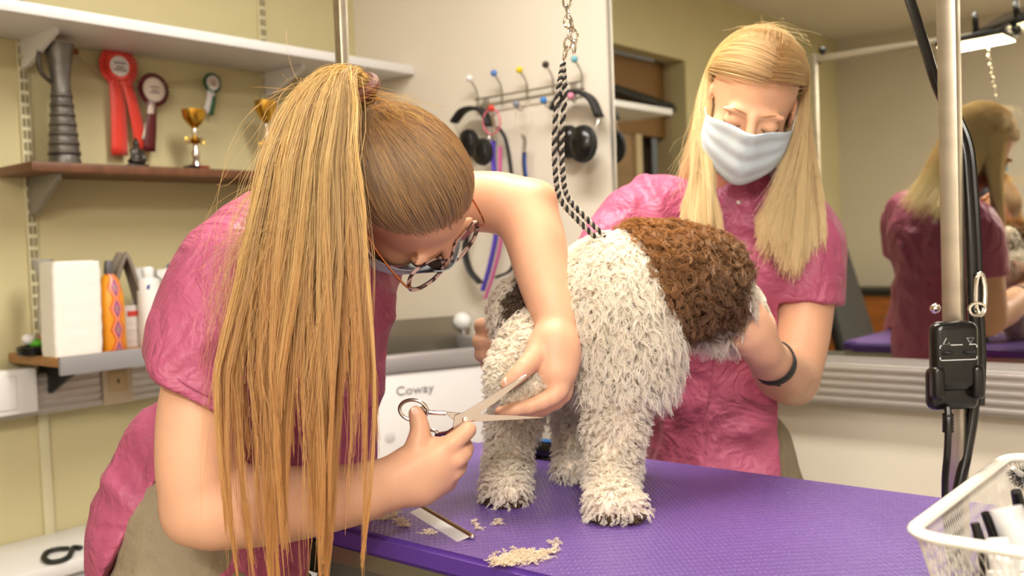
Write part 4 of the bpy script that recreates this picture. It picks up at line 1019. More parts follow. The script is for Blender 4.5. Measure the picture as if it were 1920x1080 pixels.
R3, N3 = meshpts(dm, 90000, 9); nf = ((np.linalg.norm(R3 - C(965, 735, 1.37), axis=1) < .05) | ~clear(R3, [(a_, b_, r_ + .014) for a_, b_, r_ in HOLD])) & clear(R3, [(a_, b_, r_ - .004) for a_, b_, r_ in HOLD]) & ~np.logical_or(*coat(R3))
hair('short_foot_fur', curls(R3[nf], N3[nf], .009, .0012, .8, .0, 3, .0007, seed=12, rough=.35), .0004, .00022, M_fw, dog)
# dark nose and an eye, turned away from the camera
nq = C(1383, 572, 1.605)
B().ball(nq, (.012, .012, .010)).build('nose', M_black, dog)
# claws / pads of the lifted foot
for i in range(3): B().ball(C(932 + i * 12, 750 + i * 3, 1.378), (.006, .006, .005)).build('paw_pad', mat('pad_dark', (70, 54, 40), .6), dog)
# ------------------------------------------------------------------ people: shared pieces
def ortho(fwd, left):
    f_ = unit(fwd); l_ = np.asarray(left, float); l_ = unit(l_ - f_ * (l_ @ f_)); return l_, f_, np.cross(f_, l_)
def W3(v): return CV(*v)
class Head:
    """local axes: l (towards the person's left), f (forward), u (up); s scales a 0.225 m head"""
    def __init__(s, skull_px, fwd, left, sc):
        s.l, s.f, s.u = ortho(W3(fwd), W3(left))
        # CV is a left-handed listing (right, away, up); make sure u points to the crown
        s.sc = sc; s.R = np.stack([s.l, s.f, s.u], 1)
        if s.R[:, 2] @ np.cross(s.f, s.l) < 0: pass
        s.O = np.array(skull_px) - s.R @ np.array([0, -.01, .035]) * sc
    def __call__(s, x, y, z): return s.O + s.R @ (np.array([x, y, z]) * s.sc)
    def add(s, F):
        k = .012 * s.sc
        def E(c, r, mode='add', kk=k): F.ell(s(*c), np.array(r) * s.sc, s.R, kk, mode)
        E((0, -.01, .035), (.073, .093, .083)); E((0, .035, -.03), (.060, .056, .085), kk=.02); E((0, .052, -.092), (.032, .032, .026), kk=.025)
        for q in (-1, 1):
            E((q * .037, .055, -.032), (.024, .026, .025), kk=.015); E((q * .03, .083, .019), (.025, .007, .006), kk=.014)
            E((q * .048, .02, -.075), (.022, .035, .022), kk=.02)
            E((q * .032, .104, .000), (.019, .016, .0115), 'cut', .008); E((q * .032, .081, .000), (.0145, .0125, .0125), kk=.003)
            E((q * .0745, -.002, -.006), (.006, .017, .030), kk=.004); E((q * .080, .0, -.004), (.004, .010, .018), 'cut', .004)
        F.cap(s(0, .092, .012), s(0, .108, -.024), .0075 * s.sc, .010 * s.sc, .010); E((0, .108, -.030), (.013, .010, .0085), kk=.007)
        for q in (-1, 1): E((q * .011, .100, -.032), (.0075, .009, .006), kk=.005)
        E((0, .094, -.060), (.024, .008, .0065), kk=.006); E((0, .092, -.070), (.020, .009, .007), kk=.006)
M_skin = mat('skin', (226, 174, 142), .45, spec=.35, sss=.06, noise=(18, .10, 4), bump=(500, .06, 3, .001))
M_mask = mat('mask_blue', (206, 224, 238), .8, sheen=.2, bump=(900, .1, 2, .0005))
def shirt_mat():
    m = bpy.data.materials.new('pink_scrub_cloth'); m.use_nodes = True; nt = m.node_tree; L = nt.links; b = nt.nodes['Principled BSDF']
    b.inputs['Roughness'].default_value = .48; b.inputs['Sheen Weight'].default_value = .03; b.inputs['Specular IOR Level'].default_value = .4
    tc = nt.nodes.new('ShaderNodeTexCoord')
    def nz(sc, det, dist=0):
        n = nt.nodes.new('ShaderNodeTexNoise'); n.inputs['Scale'].default_value = sc; n.inputs['Detail'].default_value = det; n.inputs['Distortion'].default_value = dist
        L.new(tc.outputs['Object'], n.inputs['Vector']); return n.outputs[0]
    mx = nt.nodes.new('ShaderNodeMix'); mx.data_type = 'RGBA'; mx.inputs[6].default_value = lin((182, 92, 124)); mx.inputs[7].default_value = lin((168, 76, 108)); L.new(nz(14, 3), mx.inputs[0]); L.new(mx.outputs[2], b.inputs['Base Color'])
    n1 = nz(11, 3, 2.2); n2 = nz(34, 3, 1.5)
    ad = nt.nodes.new('ShaderNodeMath'); ad.operation = 'MULTIPLY_ADD'; L.new(n2, ad.inputs[0]); ad.inputs[1].default_value = .24; L.new(n1, ad.inputs[2])
    bp = nt.nodes.new('ShaderNodeBump'); bp.inputs['Strength'].default_value = .6; bp.inputs['Distance'].default_value = .02; L.new(ad.outputs[0], bp.inputs['Height']); L.new(bp.outputs[0], b.inputs['Normal'])
    MATS[m.name] = m; return m
M_shirt = shirt_mat()
M_trs = mat('olive_trousers', (150, 136, 112), .7, noise=(14, .15, 3), bump=(26, .8, 4, .012))
def folds(me, dirs, amp, fr, seed=0):
    def fn(P):
        a = np.zeros(len(P)); g = np.random.default_rng(seed)
        wob = mnz(P, 7, seed); wob2 = mnz(P, 4, seed + 9)
        for dvec in dirs:
            q = P @ unit(dvec); m = np.clip(wob2 + g.uniform(-.1, .4), 0, 1)
            a += m * (1 - np.abs(np.sin(q * fr + wob * 5 + g.uniform(0, 6))) * 2) * amp
        return a + mnz(P, 22, seed + 3) * amp * .6
    wrinkle(me, fn)
def maskmesh(H, name, parent, prot=.022, drop=.0, fold=1.0):
    b = B(); s_ = 1.0
    def fn(u, v):
        q = (u - .5) * 2; a = q * 1.32
        x = .0775 * math.sin(a); f_ = .025 + .080 * math.cos(a) + prot * math.exp(-(q / .26) ** 2) * (1 - .35 * v) - .012 * v * (1 - abs(q)) - .004
        top = .006 - drop - .020 * abs(q) ** 1.2 - .004 * math.exp(-(q / .2) ** 2); bot = -.112 + .052 * abs(q) ** 1.6
        z = top + (bot - top) * v; f_ += 0.0014 * fold * math.sin(v * 22) * math.cos(a) - .022 * max(0, v - .75) * 2 * math.cos(a)
        return H(x, f_ + .006, z)
    b.grid(fn, 30, 26); o = b.build(name, M_mask, parent); solid(o, .0012, 0)
    for q in (-1, 1):
        for v in (0, 1):
            st = fn(0 if q < 0 else 1, .03 if v == 0 else .97)
            B().tube(spline([st, H(q * .079, .012, -.012 - .02 * v), H(q * .081, -.012, .012 - .03 * v), H(q * .077, -.018, .0)], 10), .0012, 6).build('ear_loop', M_plast, o)
    return o
def brow(H, q, parent, m):
    b = B(); P = [H(q * x, f_, z) for x, f_, z in ((.012, .0905, .018), (.025, .0900, .0225), (.040, .0835, .0225), (.050, .0735, .018))]
    b.tube(spline(P, 12), [.0008, .0012, .0015, .0017, .0017, .0016, .0015, .0014, .0013, .0011, .0009, .0006], 6).build('eyebrow', m, parent)
def lash(H, q, parent, m):
    P = [H(q * x, f_, z) for x, f_, z in ((.018, .0905, -.0035), (.026, .0945, -.0065), (.034, .0945, -.0068), (.042, .0895, -.0045), (.047, .083, -.0015))]
    B().tube(spline(P, 12), .0009, 5).build('eyelash', m, parent)
def fingers(F, chains, k=.004):
    for pts, rs in chains: F.chain(pts, rs, k, n=len(pts) * 2)
def bounds(pts, m):
    P = np.array(pts); return P.min(0) - m, P.max(0) + m

# ------------------------------------------------------------------ groomer with the ponytail
w1 = thing('person', (C(380, 1040, 1.38)[0], C(380, 1040, 1.38)[1], 0), 'person in pink tunic with long ponytail and glasses cutting with scissors', 'person', 'groomers')
H1 = Head(C(762, 338, 1.285), (.58, .20, -.79), (.68, .45, .58), 1.05)
aT, fT, uT = ortho(CV(.711, -.468, -.29), CV(.6, .78, .18)); RT = np.stack([aT, fT, uT], 1)
ELR, WRR = C(376, 950, 1.165), C(738, 905, 1.265)
ELL, WRL = C(985, 398, 1.50), C(1043, 606, 1.405)
key = [C(290, 560, 1.05), C(290, 1060, 1.1), C(1100, 330, 1.6), C(1080, 800, 1.3), H1(0, 0, .13), H1(0, -.12, 0), C(600, 450, 1.5)]
lo, hi = bounds(key, .07)
F = Field(lo, hi, .0032)
H1.add(F)
F.chain([H1(0, -.03, -.02), H1(0, -.055, -.09), C(640, 450, 1.42)], [.055, .052, .06], .02)
F.chain([C(430, 560, 1.22), C(382, 730, 1.175), C(374, 850, 1.165), ELR], [.046, .045, .0455, .041], .02, n=8)
F.cap(C(398, 975, 1.16), C(355, 975, 1.165), .030, .022, .03)
F.chain([ELR, C(470, 950, 1.175), C(560, 943, 1.20), C(660, 928, 1.235), WRR], [.0385, .0425, .039, .0335, .0275], .02, n=10)
F.chain([C(760, 390, 1.55), C(880, 378, 1.53), C(945, 382, 1.51), ELL], [.048, .043, .042, .040], .02, n=7)
F.ell(C(1008, 372, 1.495), (.03, .03, .026), k=.025)
F.chain([ELL, C(1005, 452, 1.475), C(1020, 525, 1.44), WRL], [.0385, .0395, .0335, .0265], .02, n=9)
# right hand with the scissors: back of the hand to the camera
d = 1.285
F.ell(C(792, 872, d), (.046, .030, .021), ortho(CF, CV(.75, 0, .66))[0][:, None] * [[1, 0, 0]] + unit(CV(.5, .0, -.86))[:, None] * [[0, 1, 0]] + unit(np.cross(CV(.75, 0, .66), CV(.5, 0, -.86)))[:, None] * [[0, 0, 1]], .015)
F.chain([WRR, C(775, 885, 1.275), C(818, 862, d)], [.0275, .030, .028], .018)
F.chain([WRR, C(790, 905, 1.28), C(822, 895, 1.29)], [.0265, .026, .022], .018)
fingers(F, [([C(775, 880, 1.275), C(783, 838, 1.275), C(788, 805, 1.28), C(780, 775, 1.285)], [.021, .0165, .0125, .0105]),
            ([C(815, 858, 1.28), C(852, 828, 1.275), C(878, 806, 1.285), C(868, 812, 1.312)], [.019, .0125, .0105, .0095]),
            ([C(822, 868, 1.285), C(862, 856, 1.28), C(872, 836, 1.305), C(845, 830, 1.325)], [.018, .0125, .0105, .0095]),
            ([C(822, 882, 1.29), C(853, 884, 1.287), C(862, 862, 1.312), C(838, 852, 1.325)], [.017, .0115, .0100, .009]),
            ([C(815, 897, 1.292), C(838, 908, 1.292), C(848, 888, 1.312), C(828, 876, 1.322)], [.0155, .0105, .0090, .008])])
# left hand holding the lifted foot
F.ell(C(1038, 668, 1.375), (.024, .042, .036), np.stack([unit(CF), unit(CV(.1, 0, -1)), unit(CV(1, 0, .1))], 1), .012)
F.chain([WRL, C(1040, 650, 1.385), C(1043, 700, 1.365)], [.0265, .031, .027], .018)
fingers(F, [([C(1020, 640, 1.38), C(1000, 672, 1.355), C(975, 698, 1.338), C(950, 722, 1.335)], [.021, .0155, .0125, .0095]),
            ([C(1045, 705, 1.365), C(1045, 735, 1.352), C(1000, 760, 1.345), C(938, 772, 1.348)], [.018, .0135, .0110, .0085]),
            ([C(1055, 705, 1.38), C(1052, 742, 1.375), C(1005, 770, 1.375), C(955, 770, 1.38)], [.017, .013, .0105, .0085]),
            ([C(1055, 695, 1.395), C(1050, 738, 1.40), C(1005, 760, 1.405), C(965, 758, 1.41)], [.016, .0125, .010, .008]),
            ([C(1050, 685, 1.405), C(1048, 722, 1.42), C(1012, 745, 1.425), C(985, 740, 1.43)], [.015, .0115, .009, .0075])])
link('body', F.mesh('body', 2), M_skin, w1)
M_nail = mat('finger_nail', (238, 190, 172), .25)
for (x, y, dd, r) in ((952, 715, 1.3275, .0055), (778, 771, 1.2755, .005)):
    B().ball((0, 0, 0), (r, .0012, r * 1.3), 2, frame(C(x, y, dd), unit(CV(.7, .3, .7)), unit(CF), unit(CV(-.7, 0, .7)))).build('nail', M_nail, w1)
# tunic
lo, hi = bounds([C(180, 1090, 1.25), C(180, 400, 1.3), C(760, 400, 1.6), C(880, 380, 1.55), C(700, 1090, 1.5), C(300, 700, 1.06)], .12)
F = Field(lo, hi, .0055)
for (x, y, dd, r) in ((560, 560, 1.41, (.165, .115, .15)), (505, 720, 1.41, (.15, .115, .15)), (450, 880, 1.41, (.155, .125, .13)), (395, 1020, 1.40, (.165, .145, .13))):
    F.ell(C(x, y, dd), r, RT, .04)
F.ell(C(600, 455, 1.41), (.15, .09, .085), RT, .04)
F.chain([C(655, 570, 1.43), C(640, 720, 1.44), C(630, 850, 1.45), C(610, 1000, 1.45)], [.055, .05, .05, .06], .05)
F.chain([C(322, 850, 1.37), C(262, 945, 1.345), C(225, 1030, 1.335), C(200, 1062, 1.335)], [.07, .052, .030, .012], .04)
F.chain([C(510, 455, 1.31), C(432, 525, 1.23), C(390, 630, 1.195), C(372, 720, 1.18), C(362, 790, 1.17)], [.075, .066, .062, .062, .064], .03, n=9)
F.chain([C(690, 430, 1.48), C(790, 395, 1.53), C(840, 385, 1.54)], [.075, .068, .06], .03)
bey = unit(CV(-.50, -.05, -.86)); hp = C(368, 740, 1.17)
F.cut_planes([(hp, -bey), (C(400, 800, 1.25), unit(CF))], .004)
F.cap(hp + bey * .012, hp + bey * .06, .050, .054, .006, 'cut')
# slit at the hip: apex behind the elbow
ap, l1, l2 = C(318, 885, 1.3), C(205, 1072, 1.3), C(372, 1110, 1.3)
n1 = unit(np.cross(l1 - ap, CF)); n1 = n1 if n1 @ (l2 - ap) < 0 else -n1
n2 = unit(np.cross(l2 - ap, CF)); n2 = n2 if n2 @ (l1 - ap) < 0 else -n2
F.cut_planes([(ap, n1), (ap, n2), (C(400, 900, 1.43), unit(CF))], .006)
F.cut_planes([(C(400, 1200, 1.4), np.array([0, 0, 1.0])), (C(400, 1200, 1.4), np.array([0, 0, 1.0]))], .004)
F.cut_planes([((TX0 - .006, 0, 0), (-1, 0, 0)), ((0, TY0 - .006, 0), (0, -1, 0)), ((0, 0, TZ + .006), (0, 0, 1))], .004)
me = F.mesh('tunic', 2); folds(me, [CV(.5, .3, .8), CV(.9, .1, -.4), CV(.3, .2, -.95)], .0055, 26, 4)
top = link('tunic', me, M_shirt, w1)
# cuff hem
q0 = hp - bey * .018; x_ = unit(np.cross(bey, CF)); y_ = np.cross(bey, x_)
B().tube([q0 + (x_ * math.cos(a) + y_ * math.sin(a)) * .0632 for a in np.linspace(0, 6.283, 41)[:-1]], .0012, 5, closed=True).build('cuff_seam', M_shirt, top)
# trousers and shoes
pel = C(398, 1085, 1.37); base = np.array([pel[0], pel[1], 0])
def trousers(par, pel, R, hw, feet, cut=None, h=.0075):
    lo_, hi_ = bounds([pel, feet[0], feet[1]], .24); F = Field([lo_[0], lo_[1], .03], [hi_[0], hi_[1], pel[2] + .2], h)
    F.ell(pel, (hw, hw * .78, .13), R, .04); F.ell(pel + [0, 0, .09], (hw * .86, hw * .68, .1), R, .04)
    for q, ft in zip((-1, 1), feet):
        hip = pel + R[:, 0] * q * hw * .5 - [0, 0, .06]; kn = np.array([ft[0] * .6 + hip[0] * .4, ft[1] * .6 + hip[1] * .4, .5]); F.chain([hip, kn, [ft[0], ft[1], .08]], [.095, .072, .06], .04, n=7)
    F.cut_planes([((TX0 - .004, 0, 0), (-1, 0, 0)), ((0, TY0 - .004, 0), (0, -1, 0)), ((0, TY1 + .004, 0), (0, 1, 0)), ((0, 0, TZ + .004), (0, 0, 1)), ((0, 0, .80), (0, 0, -1))], .004)
    me = F.mesh('trousers', 2); folds(me, [(0, .4, 1), (.6, .2, .6)], .004, 40, 8)
    link('trousers', me, M_trs, par)
    fd = unit([R[0, 1], R[1, 1], 0])
    for ft in feet:
        F = Field(np.array([ft[0], ft[1], 0]) - [.2, .2, .0], np.array([ft[0], ft[1], 0]) + [.2, .2, .14], .006); c = np.array([ft[0], ft[1], .045])
        F.chain([c - fd * .05, c + fd * .06, c + fd * .13], [.042, .04, .032], .02); F.cap(c, c + [0, 0, .05], .042, .04, .02)
        F.cut_planes([(np.array([0, 0, .004]), np.array([0, 0, 1.0]))], .004); link('shoe', F.mesh('shoe', 2), M_blackm, par)
Rh = np.stack(list(ortho([fT[0], fT[1], 0], [aT[0], aT[1], 0])), 1)
trousers(w1, pel, Rh, .142, [base + Rh[:, 0] * -.1, base + Rh[:, 0] * .10 + Rh[:, 1] * -.10])
# mask, glasses, hair tie
maskmesh(H1, 'face_mask', w1, .014, .014)
gl = None
M_tort = bpy.data.materials.new('tortoiseshell'); M_tort.use_nodes = True; nt = M_tort.node_tree; bs = nt.nodes['Principled BSDF']; bs.inputs['Roughness'].default_value = .12
tc = nt.nodes.new('ShaderNodeTexCoord'); vz = nt.nodes.new('ShaderNodeTexNoise'); vz.inputs['Scale'].default_value = 95; vz.inputs['Detail'].default_value = 1; nt.links.new(tc.outputs['Object'], vz.inputs['Vector'])
cr = nt.nodes.new('ShaderNodeValToRGB'); cr.color_ramp.elements[0].position = .47; cr.color_ramp.elements[0].color = lin((214, 184, 176)); cr.color_ramp.elements[1].position = .55; cr.color_ramp.elements[1].color = lin((70, 44, 32))
nt.links.new(vz.outputs[0], cr.inputs[0]); nt.links.new(cr.outputs[0], bs.inputs['Base Color'])
M_cop = mat('copper_wire', (196, 120, 78), .2, 1.0); M_lens = mat('lens_glass', (250, 250, 250), .0, trans=1.0); M_lens.node_tree.nodes['Principled BSDF'].inputs['IOR'].default_value = 1.15
gf = .110; gz = -.010
def gp(x, z, df=0): return H1(x, gf + df - abs(x) * .14 - z * .55, gz + z * .83)
fr_ = []
for q in (-1, 1):
    ring = [gp(q * .037 + .0285 * math.copysign(abs(math.cos(a)) ** .8, math.cos(a)), .026 * math.copysign(abs(math.sin(a)) ** .85, math.sin(a))) for a in np.linspace(0, 6.283, 33)[:-1]]
    rim_ = B().tube(ring, .0036, 8, closed=True, flat=(1, .75)).build('glasses_rim' if gl else 'glasses', M_tort, gl or w1)
    if gl is None: gl = rim_
    b = B(); b.bm.faces.new([b.bm.verts.new(Vector(p)) for p in ring]); solid(b.build('lens', M_lens, gl, sm=False), .0012, 0)
    B().tube(spline([gp(q * .062, .008), H1(q * .074, .10, gz + .010), H1(q * .079, .05, .004), H1(q * .079, .0, .012), H1(q * .077, -.02, -.008)], 18), .0015, 6).build('temple', M_cop, gl)
B().tube(spline([gp(-.0095, .004), gp(0, .008, .002), gp(.0095, .004)], 8), .0024, 8).build('bridge', M_tort, gl)
M_lash = mat('lash_dark', (60, 40, 26), .7)
for q in (-1, 1): brow(H1, q, w1, mat('brow_brown', (168, 116, 82), .8)); lash(H1, q, w1, M_lash)
TIE = H1(0, -.136, .078); tdir = unit(H1(0, -.3, .2) - H1(0, 0, .0))
x_ = unit(np.cross(tdir, H1.l)); y_ = np.cross(tdir, x_)
B().tube([TIE + (x_ * math.cos(a) + y_ * math.sin(a)) * .0225 for a in np.linspace(0, 6.283, 25)[:-1]], .0085, 8, closed=True).build('hair_tie', mat('brown_elastic', (96, 52, 34), .7, bump=(400, .3)), w1)
# hair: swept over the skull to the tie
g = np.random.default_rng(21)
V = g.normal(0, 1, (60000, 3)); V /= np.linalg.norm(V, axis=1, keepdims=True)
hl = np.where(V[:, 1] > .2, .10 + .50 * np.clip((V[:, 1] - .2) / .6, 0, 1) - .10 * np.abs(V[:, 0]), -.15 - .55 * np.clip(-V[:, 1], 0, 1)) + g.normal(0, .045, len(V))
V = V[V[:, 2] > hl][:16000]
tv = unit(np.array([0, -.112, .033]) / [.073, .093, .083]); k = 18; t = np.linspace(0, 1, k)
om = np.arccos(np.clip(V @ tv, -1, 1))[:, None]; so = np.sin(om) + 1e-6
D = (np.sin((1 - t)[None] * om) / so)[..., None] * V[:, None] + (np.sin(t[None] * om) / so)[..., None] * tv
lay = g.uniform(.03, .12, (len(V), 1)); lift = 1 + lay * np.minimum(1, t[None] * 5 + .15) * (1 - .25 * t[None])
Q = np.array([0, -.01, .035]) + D * lift[..., None] * [.073, .093, .083]
Q = H1.O + (Q * H1.sc) @ H1.R.T
end = TIE + g.normal(0, .0065, (len(V), 1, 3)); wt = np.clip((t - .75) / .25, 0, 1)[None, :, None] ** 1.5
Q = Q * (1 - wt) + end * wt + wav(len(V), k, .0012, 1.6, 3)
M_h1 = hairmat('honey_hair_roots', (190, 138, 60), (104, 66, 24), .3, shine=.4, trans=.2); M_h2 = hairmat('honey_hair_length', (240, 204, 120), (150, 106, 42), .3, tip=(204, 136, 36), shine=.35, trans=.3)
hair('swept_hair', Q, .0003, .00024, M_h1, w1)
# ponytail
def pony(n, seed, ncl, rows, dr, ends, spread, jitter=.0012, k=30):
    g = np.random.default_rng(seed); cs = g.permutation(np.linspace(-1, 1, ncl)) + g.normal(0, .02, ncl); ce = np.interp(g.uniform(0, 1, ncl), [0, .58, .86, 1], [0, .38, .68, 1.0]); cd_ = g.uniform(-1, 1, ncl); cw = g.uniform(.5, 1.6, ncl); ctint = g.uniform(0, 1, ncl) ** 1.2
    ci = g.integers(0, ncl, n); out = np.zeros((n, k, 3)); t = np.linspace(0, 1, k)
    yend = ends[0] + (ends[1] - ends[0]) * np.clip(ce[ci] + g.normal(0, .07, n), 0, 1.1)
    ys = np.array([r[0] for r in rows]); xc = np.array([r[1] for r in rows]); xw = np.array([r[2] for r in rows]); dd = np.array([r[3] for r in rows])
    st = TIE + tdir * .004 + g.normal(0, .0065, (n, 3))
    cl = g.normal(0, 1, n) * spread * cw[ci]; cz = g.normal(0, 1, n) * .0035 * cw[ci]
    pa, pf = g.uniform(0, 6.28, ncl), g.uniform(3, 7, ncl); am = g.uniform(2, 22, ncl)
    for i in range(n):
        c = ci[i]; y0 = 148 + 30 * g.random(); ty = np.interp(t, [0, .10, .2, 1], [0, .02, .10, 1]); y = y0 + (yend[i] - y0) * ty
        tight = np.interp(y, [150, 350, 560, 800, 1100], [1.6, 1.2, .8, .34, .16]) * np.interp(t, [0, .8, 1], [1, 1, .4])
        x = np.interp(y, ys, xc) + np.interp(y, ys, xw) * (cs[c] + .17 * math.sin(cs[c] * 8.5 + seed) * np.clip((y - 520) / 320, 0, 1) + cl[i] * tight) + am[c] * np.sin(t * pf[c] + pa[c]) * t ** .7
        dpt = np.interp(y, ys, dd) + (dr * cd_[c] + cz[i] * tight) * np.minimum(1, t * 3)
        P_ = CAM + CF * dpt[:, None] + CR * ((x - 960) / FPX * dpt)[:, None] - CU * ((y - 540) / FPX * dpt)[:, None]
        w_ = np.clip(1 - t / .2, 0, 1)[:, None] ** 1.3; out[i] = P_ * (1 - w_) + (st[i] + tdir * (t * .30)[:, None] + np.array([0, 0, 1.0]) * (t * .10)[:, None]) * w_
    return out + wav(n, k, jitter, 1.6, seed), ctint[ci]
rows = [(120, 622, 40, 1.20), (200, 602, 66, 1.185), (300, 582, 84, 1.17), (480, 570, 112, 1.145), (700, 552, 132, 1.12), (900, 556, 122, 1.105), (1100, 562, 110, 1.10)]
pa_, ta_ = pony(4800, 31, 76, rows, .030, (540, 1100), .034); pb_, tb_ = pony(900, 32, 30, rows, .03, (700, 1130), .012); pc_, tc_ = pony(320, 33, 120, rows, .035, (600, 1120), .06, .0045)
hair('ponytail', np.concatenate([pa_, pb_, pc_]), .00032, .00018, M_h2, w1, np.concatenate([ta_, tb_, tc_]), .12)
# loose hairs over the shoulder and around the head
def stray(n, seed, a, b, c, spread, k=14):
    g = np.random.default_rng(seed); t = np.linspace(0, 1, k)[None, :, None]
    A, Bq, Cq = (np.array(p)[None, None] + g.normal(0, 1, (n, 1, 3)) * np.array(s_) for p, s_ in zip((a, b, c), spread))
    return (1 - t) ** 2 * A + 2 * t * (1 - t) * Bq + t * t * Cq + wav(n, k, .003, 1.2, seed)
S_ = [stray(110, 41, C(545, 330, 1.15), C(440, 390, 1.14), C(425, 600, 1.10), ((.02, .02, .05), (.03, .02, .03), (.035, .01, .06))),
      stray(40, 42, C(600, 190, 1.19), C(545, 150, 1.17), C(520, 240, 1.15), ((.02, .01, .02), (.02, .02, .012), (.02, .02, .04))),
      stray(40, 43, C(780, 215, 1.2), C(750, 178, 1.19), C(690, 190, 1.19), ((.03, .01, .012), (.02, .01, .008), (.01, .01, .01))),
      stray(22, 44, C(560, 420, 1.13), C(400, 470, 1.11), C(382, 760, 1.085), ((.02, .01, .03), (.006, .01, .02), (.005, .004, .05)))]
hair('loose_hairs', np.concatenate(S_), .00018, .00012, M_h2, w1)

# ------------------------------------------------------------------ scissors in the right hand
sc = thing('grooming_scissors', C(865, 790, 1.30), 'open steel grooming scissors in the hand of the ponytailed person', 'scissors')
sx_, sy_, sz_ = unit(CR), unit(CU), -unit(CF); pv = C(868, 789, 1.30); ppx = 1.30 / FPX
def SC(x, y, dz=0): return pv + sx_ * ((x - 868) * ppx) - sy_ * ((y - 789) * ppx) + sz_ * dz
def blade(out, dz, th, name):
    b = B(); A_ = [b.bm.verts.new(Vector(SC(x, y, dz))) for x, y in out]; Z_ = [b.bm.verts.new(Vector(SC(x, y, dz + th))) for x, y in out]; n = len(out)
    b.bm.faces.new(A_); b.bm.faces.new(Z_[::-1])
    for i in range(n): b.bm.faces.new((A_[i], A_[(i + 1) % n], Z_[(i + 1) % n], Z_[i]))
    bmesh.ops.bevel(b.bm, geom=list(b.bm.edges), offset=.0006, segments=1, affect='EDGES')
    return b.build(name, mat('scissor_steel', (206, 196, 192), .2, 1.0), sc)
b1 = blade([(849, 806), (852, 778), (872, 772), (940, 730), (984, 702), (987, 704), (985, 709), (940, 745), (893, 779), (880, 795), (866, 801)], .001, .0028, 'blade')
b2 = blade([(833, 772), (872, 775), (895, 777), (960, 779), (1022, 782.5), (1022, 784), (960, 787), (885, 791), (862, 794), (846, 785)], -.003, .0028, 'blade')
M_ss = mat('scissor_steel', (178, 160, 150))
B().tube(spline([SC(836, 775, -.0015), SC(815, 774, -.001), SC(798, 771, 0), SC(790, 762, .001)], 10), [.0032, .003, .003, .0031, .0031, .003, .003, .003, .0028, .0026], 8).build('shank', M_ss, b2)
B().tube([SC(775 + 26 * math.cos(a) * .98 + 6 * math.sin(a), 769 + 19 * math.sin(a) - 3 * math.cos(a), .002 * math.cos(a)) for a in np.linspace(0, 6.283, 29)[:-1]], .0025, 8, closed=True).build('finger_ring', M_ss, b2)
B().tube(spline([SC(853, 802, .002), SC(840, 812, -.006), SC(825, 818, -.02), SC(815, 822, -.028)], 10), .003, 8).build('shank', M_ss, b1)
B().tube([SC(803 + 17 * math.cos(a), 826 + 13 * math.sin(a), -.034) for a in np.linspace(0, 6.283, 23)[:-1]], .0025, 8, closed=True).build('finger_ring', M_ss, b1)
Mz = frame(SC(873, 787, .0038), sx_, sy_, sz_)
B().lathe([(.0044, 0), (.0044, .0015), (.0030, .0022), (.0016, .0022)], (0, 0, 0), 18, Mz).build('pivot_screw', M_chrome, sc)
B().ball(SC(986, 704, .002), .0016).build('tip_ball', M_chrome, sc)
# ------------------------------------------------------------------ blonde helper behind the table
w2 = thing('person', (C(1372, 800, 1.89)[0], C(1372, 800, 1.89)[1], 0), 'blonde person in pink tunic and face mask holding the dog', 'person', 'groomers')
H2 = Head(C(1418, 156, 1.735), (-.20, -.80, -.56), (.965, -.10, -.20), 1.03)
a2, f2, u2 = ortho(CV(-.10, -.98, -.12), CV(.98, -.1, -.14)); R2_ = np.stack([a2, f2, u2], 1)
EL, WR = C(1488, 706, 1.79), C(1440, 672, 1.60)
ELb, WRb = C(1095, 580, 1.80), C(985, 640, 1.69)
lo, hi = bounds([C(890, 600, 1.5), C(890, 720, 1.75), C(1570, 400, 1.9), C(1530, 780, 1.7), H2(0, 0, .12), H2(0, .12, 0), H2(0, -.11, 0), C(1380, 560, 1.5)], .06)
F = Field(lo, hi, .0036)
H2.add(F)
F.chain([H2(0, -.03, -.03), H2(0, -.05, -.09), C(1390, 395, 1.86)], [.052, .05, .06], .02)
F.chain([C(1520, 470, 1.85), C(1508, 580, 1.83), C(1498, 650, 1.81), EL], [.05, .049, .046, .0415], .02, n=8)
F.cap(C(1492, 728, 1.80), C(1480, 730, 1.79), .03, .026, .03)
F.chain([EL, C(1470, 706, 1.72), C(1455, 690, 1.66), WR], [.040, .041, .036, .0285], .02, n=8)
F.chain([C(1170, 440, 1.86), C(1120, 520, 1.83), ELb], [.05, .046, .04], .02, n=6)
F.chain([ELb, C(1040, 612, 1.745), WRb], [.039, .036, .027], .02, n=6)
# hand under the dog's chin, back of the hand to the camera
ha = unit(CV(-.62, -.25, .72)); hb = unit(CV(.70, -.1, .68)); hb = unit(hb - ha * (hb @ ha)); hn = np.cross(ha, hb)
F.ell(C(1413, 625, 1.545), (.043, .037, .019), np.stack([ha, hb, hn], 1), .015)
F.chain([WR, C(1428, 655, 1.575), C(1410, 628, 1.548)], [.028, .029, .026], .018)
fingers(F, [([C(1425, 605, 1.54), C(1418, 580, 1.545), C(1398, 562, 1.565), C(1378, 556, 1.585)], [.0165, .0125, .0105, .009]),
            ([C(1412, 612, 1.54), C(1396, 590, 1.545), C(1376, 580, 1.565), C(1358, 580, 1.585)], [.0165, .0125, .0105, .009]),
            ([C(1402, 622, 1.54), C(1382, 606, 1.545), C(1364, 600, 1.565), C(1348, 602, 1.585)], [.016, .012, .010, .0085]),
            ([C(1396, 635, 1.545), C(1374, 624, 1.55), C(1360, 618, 1.57), C(1348, 616, 1.585)], [.0145, .011, .009, .008]),
            ([C(1432, 640, 1.57), C(1440, 610, 1.575), C(1425, 580, 1.60), C(1408, 565, 1.61)], [.018, .0135, .011, .009])])
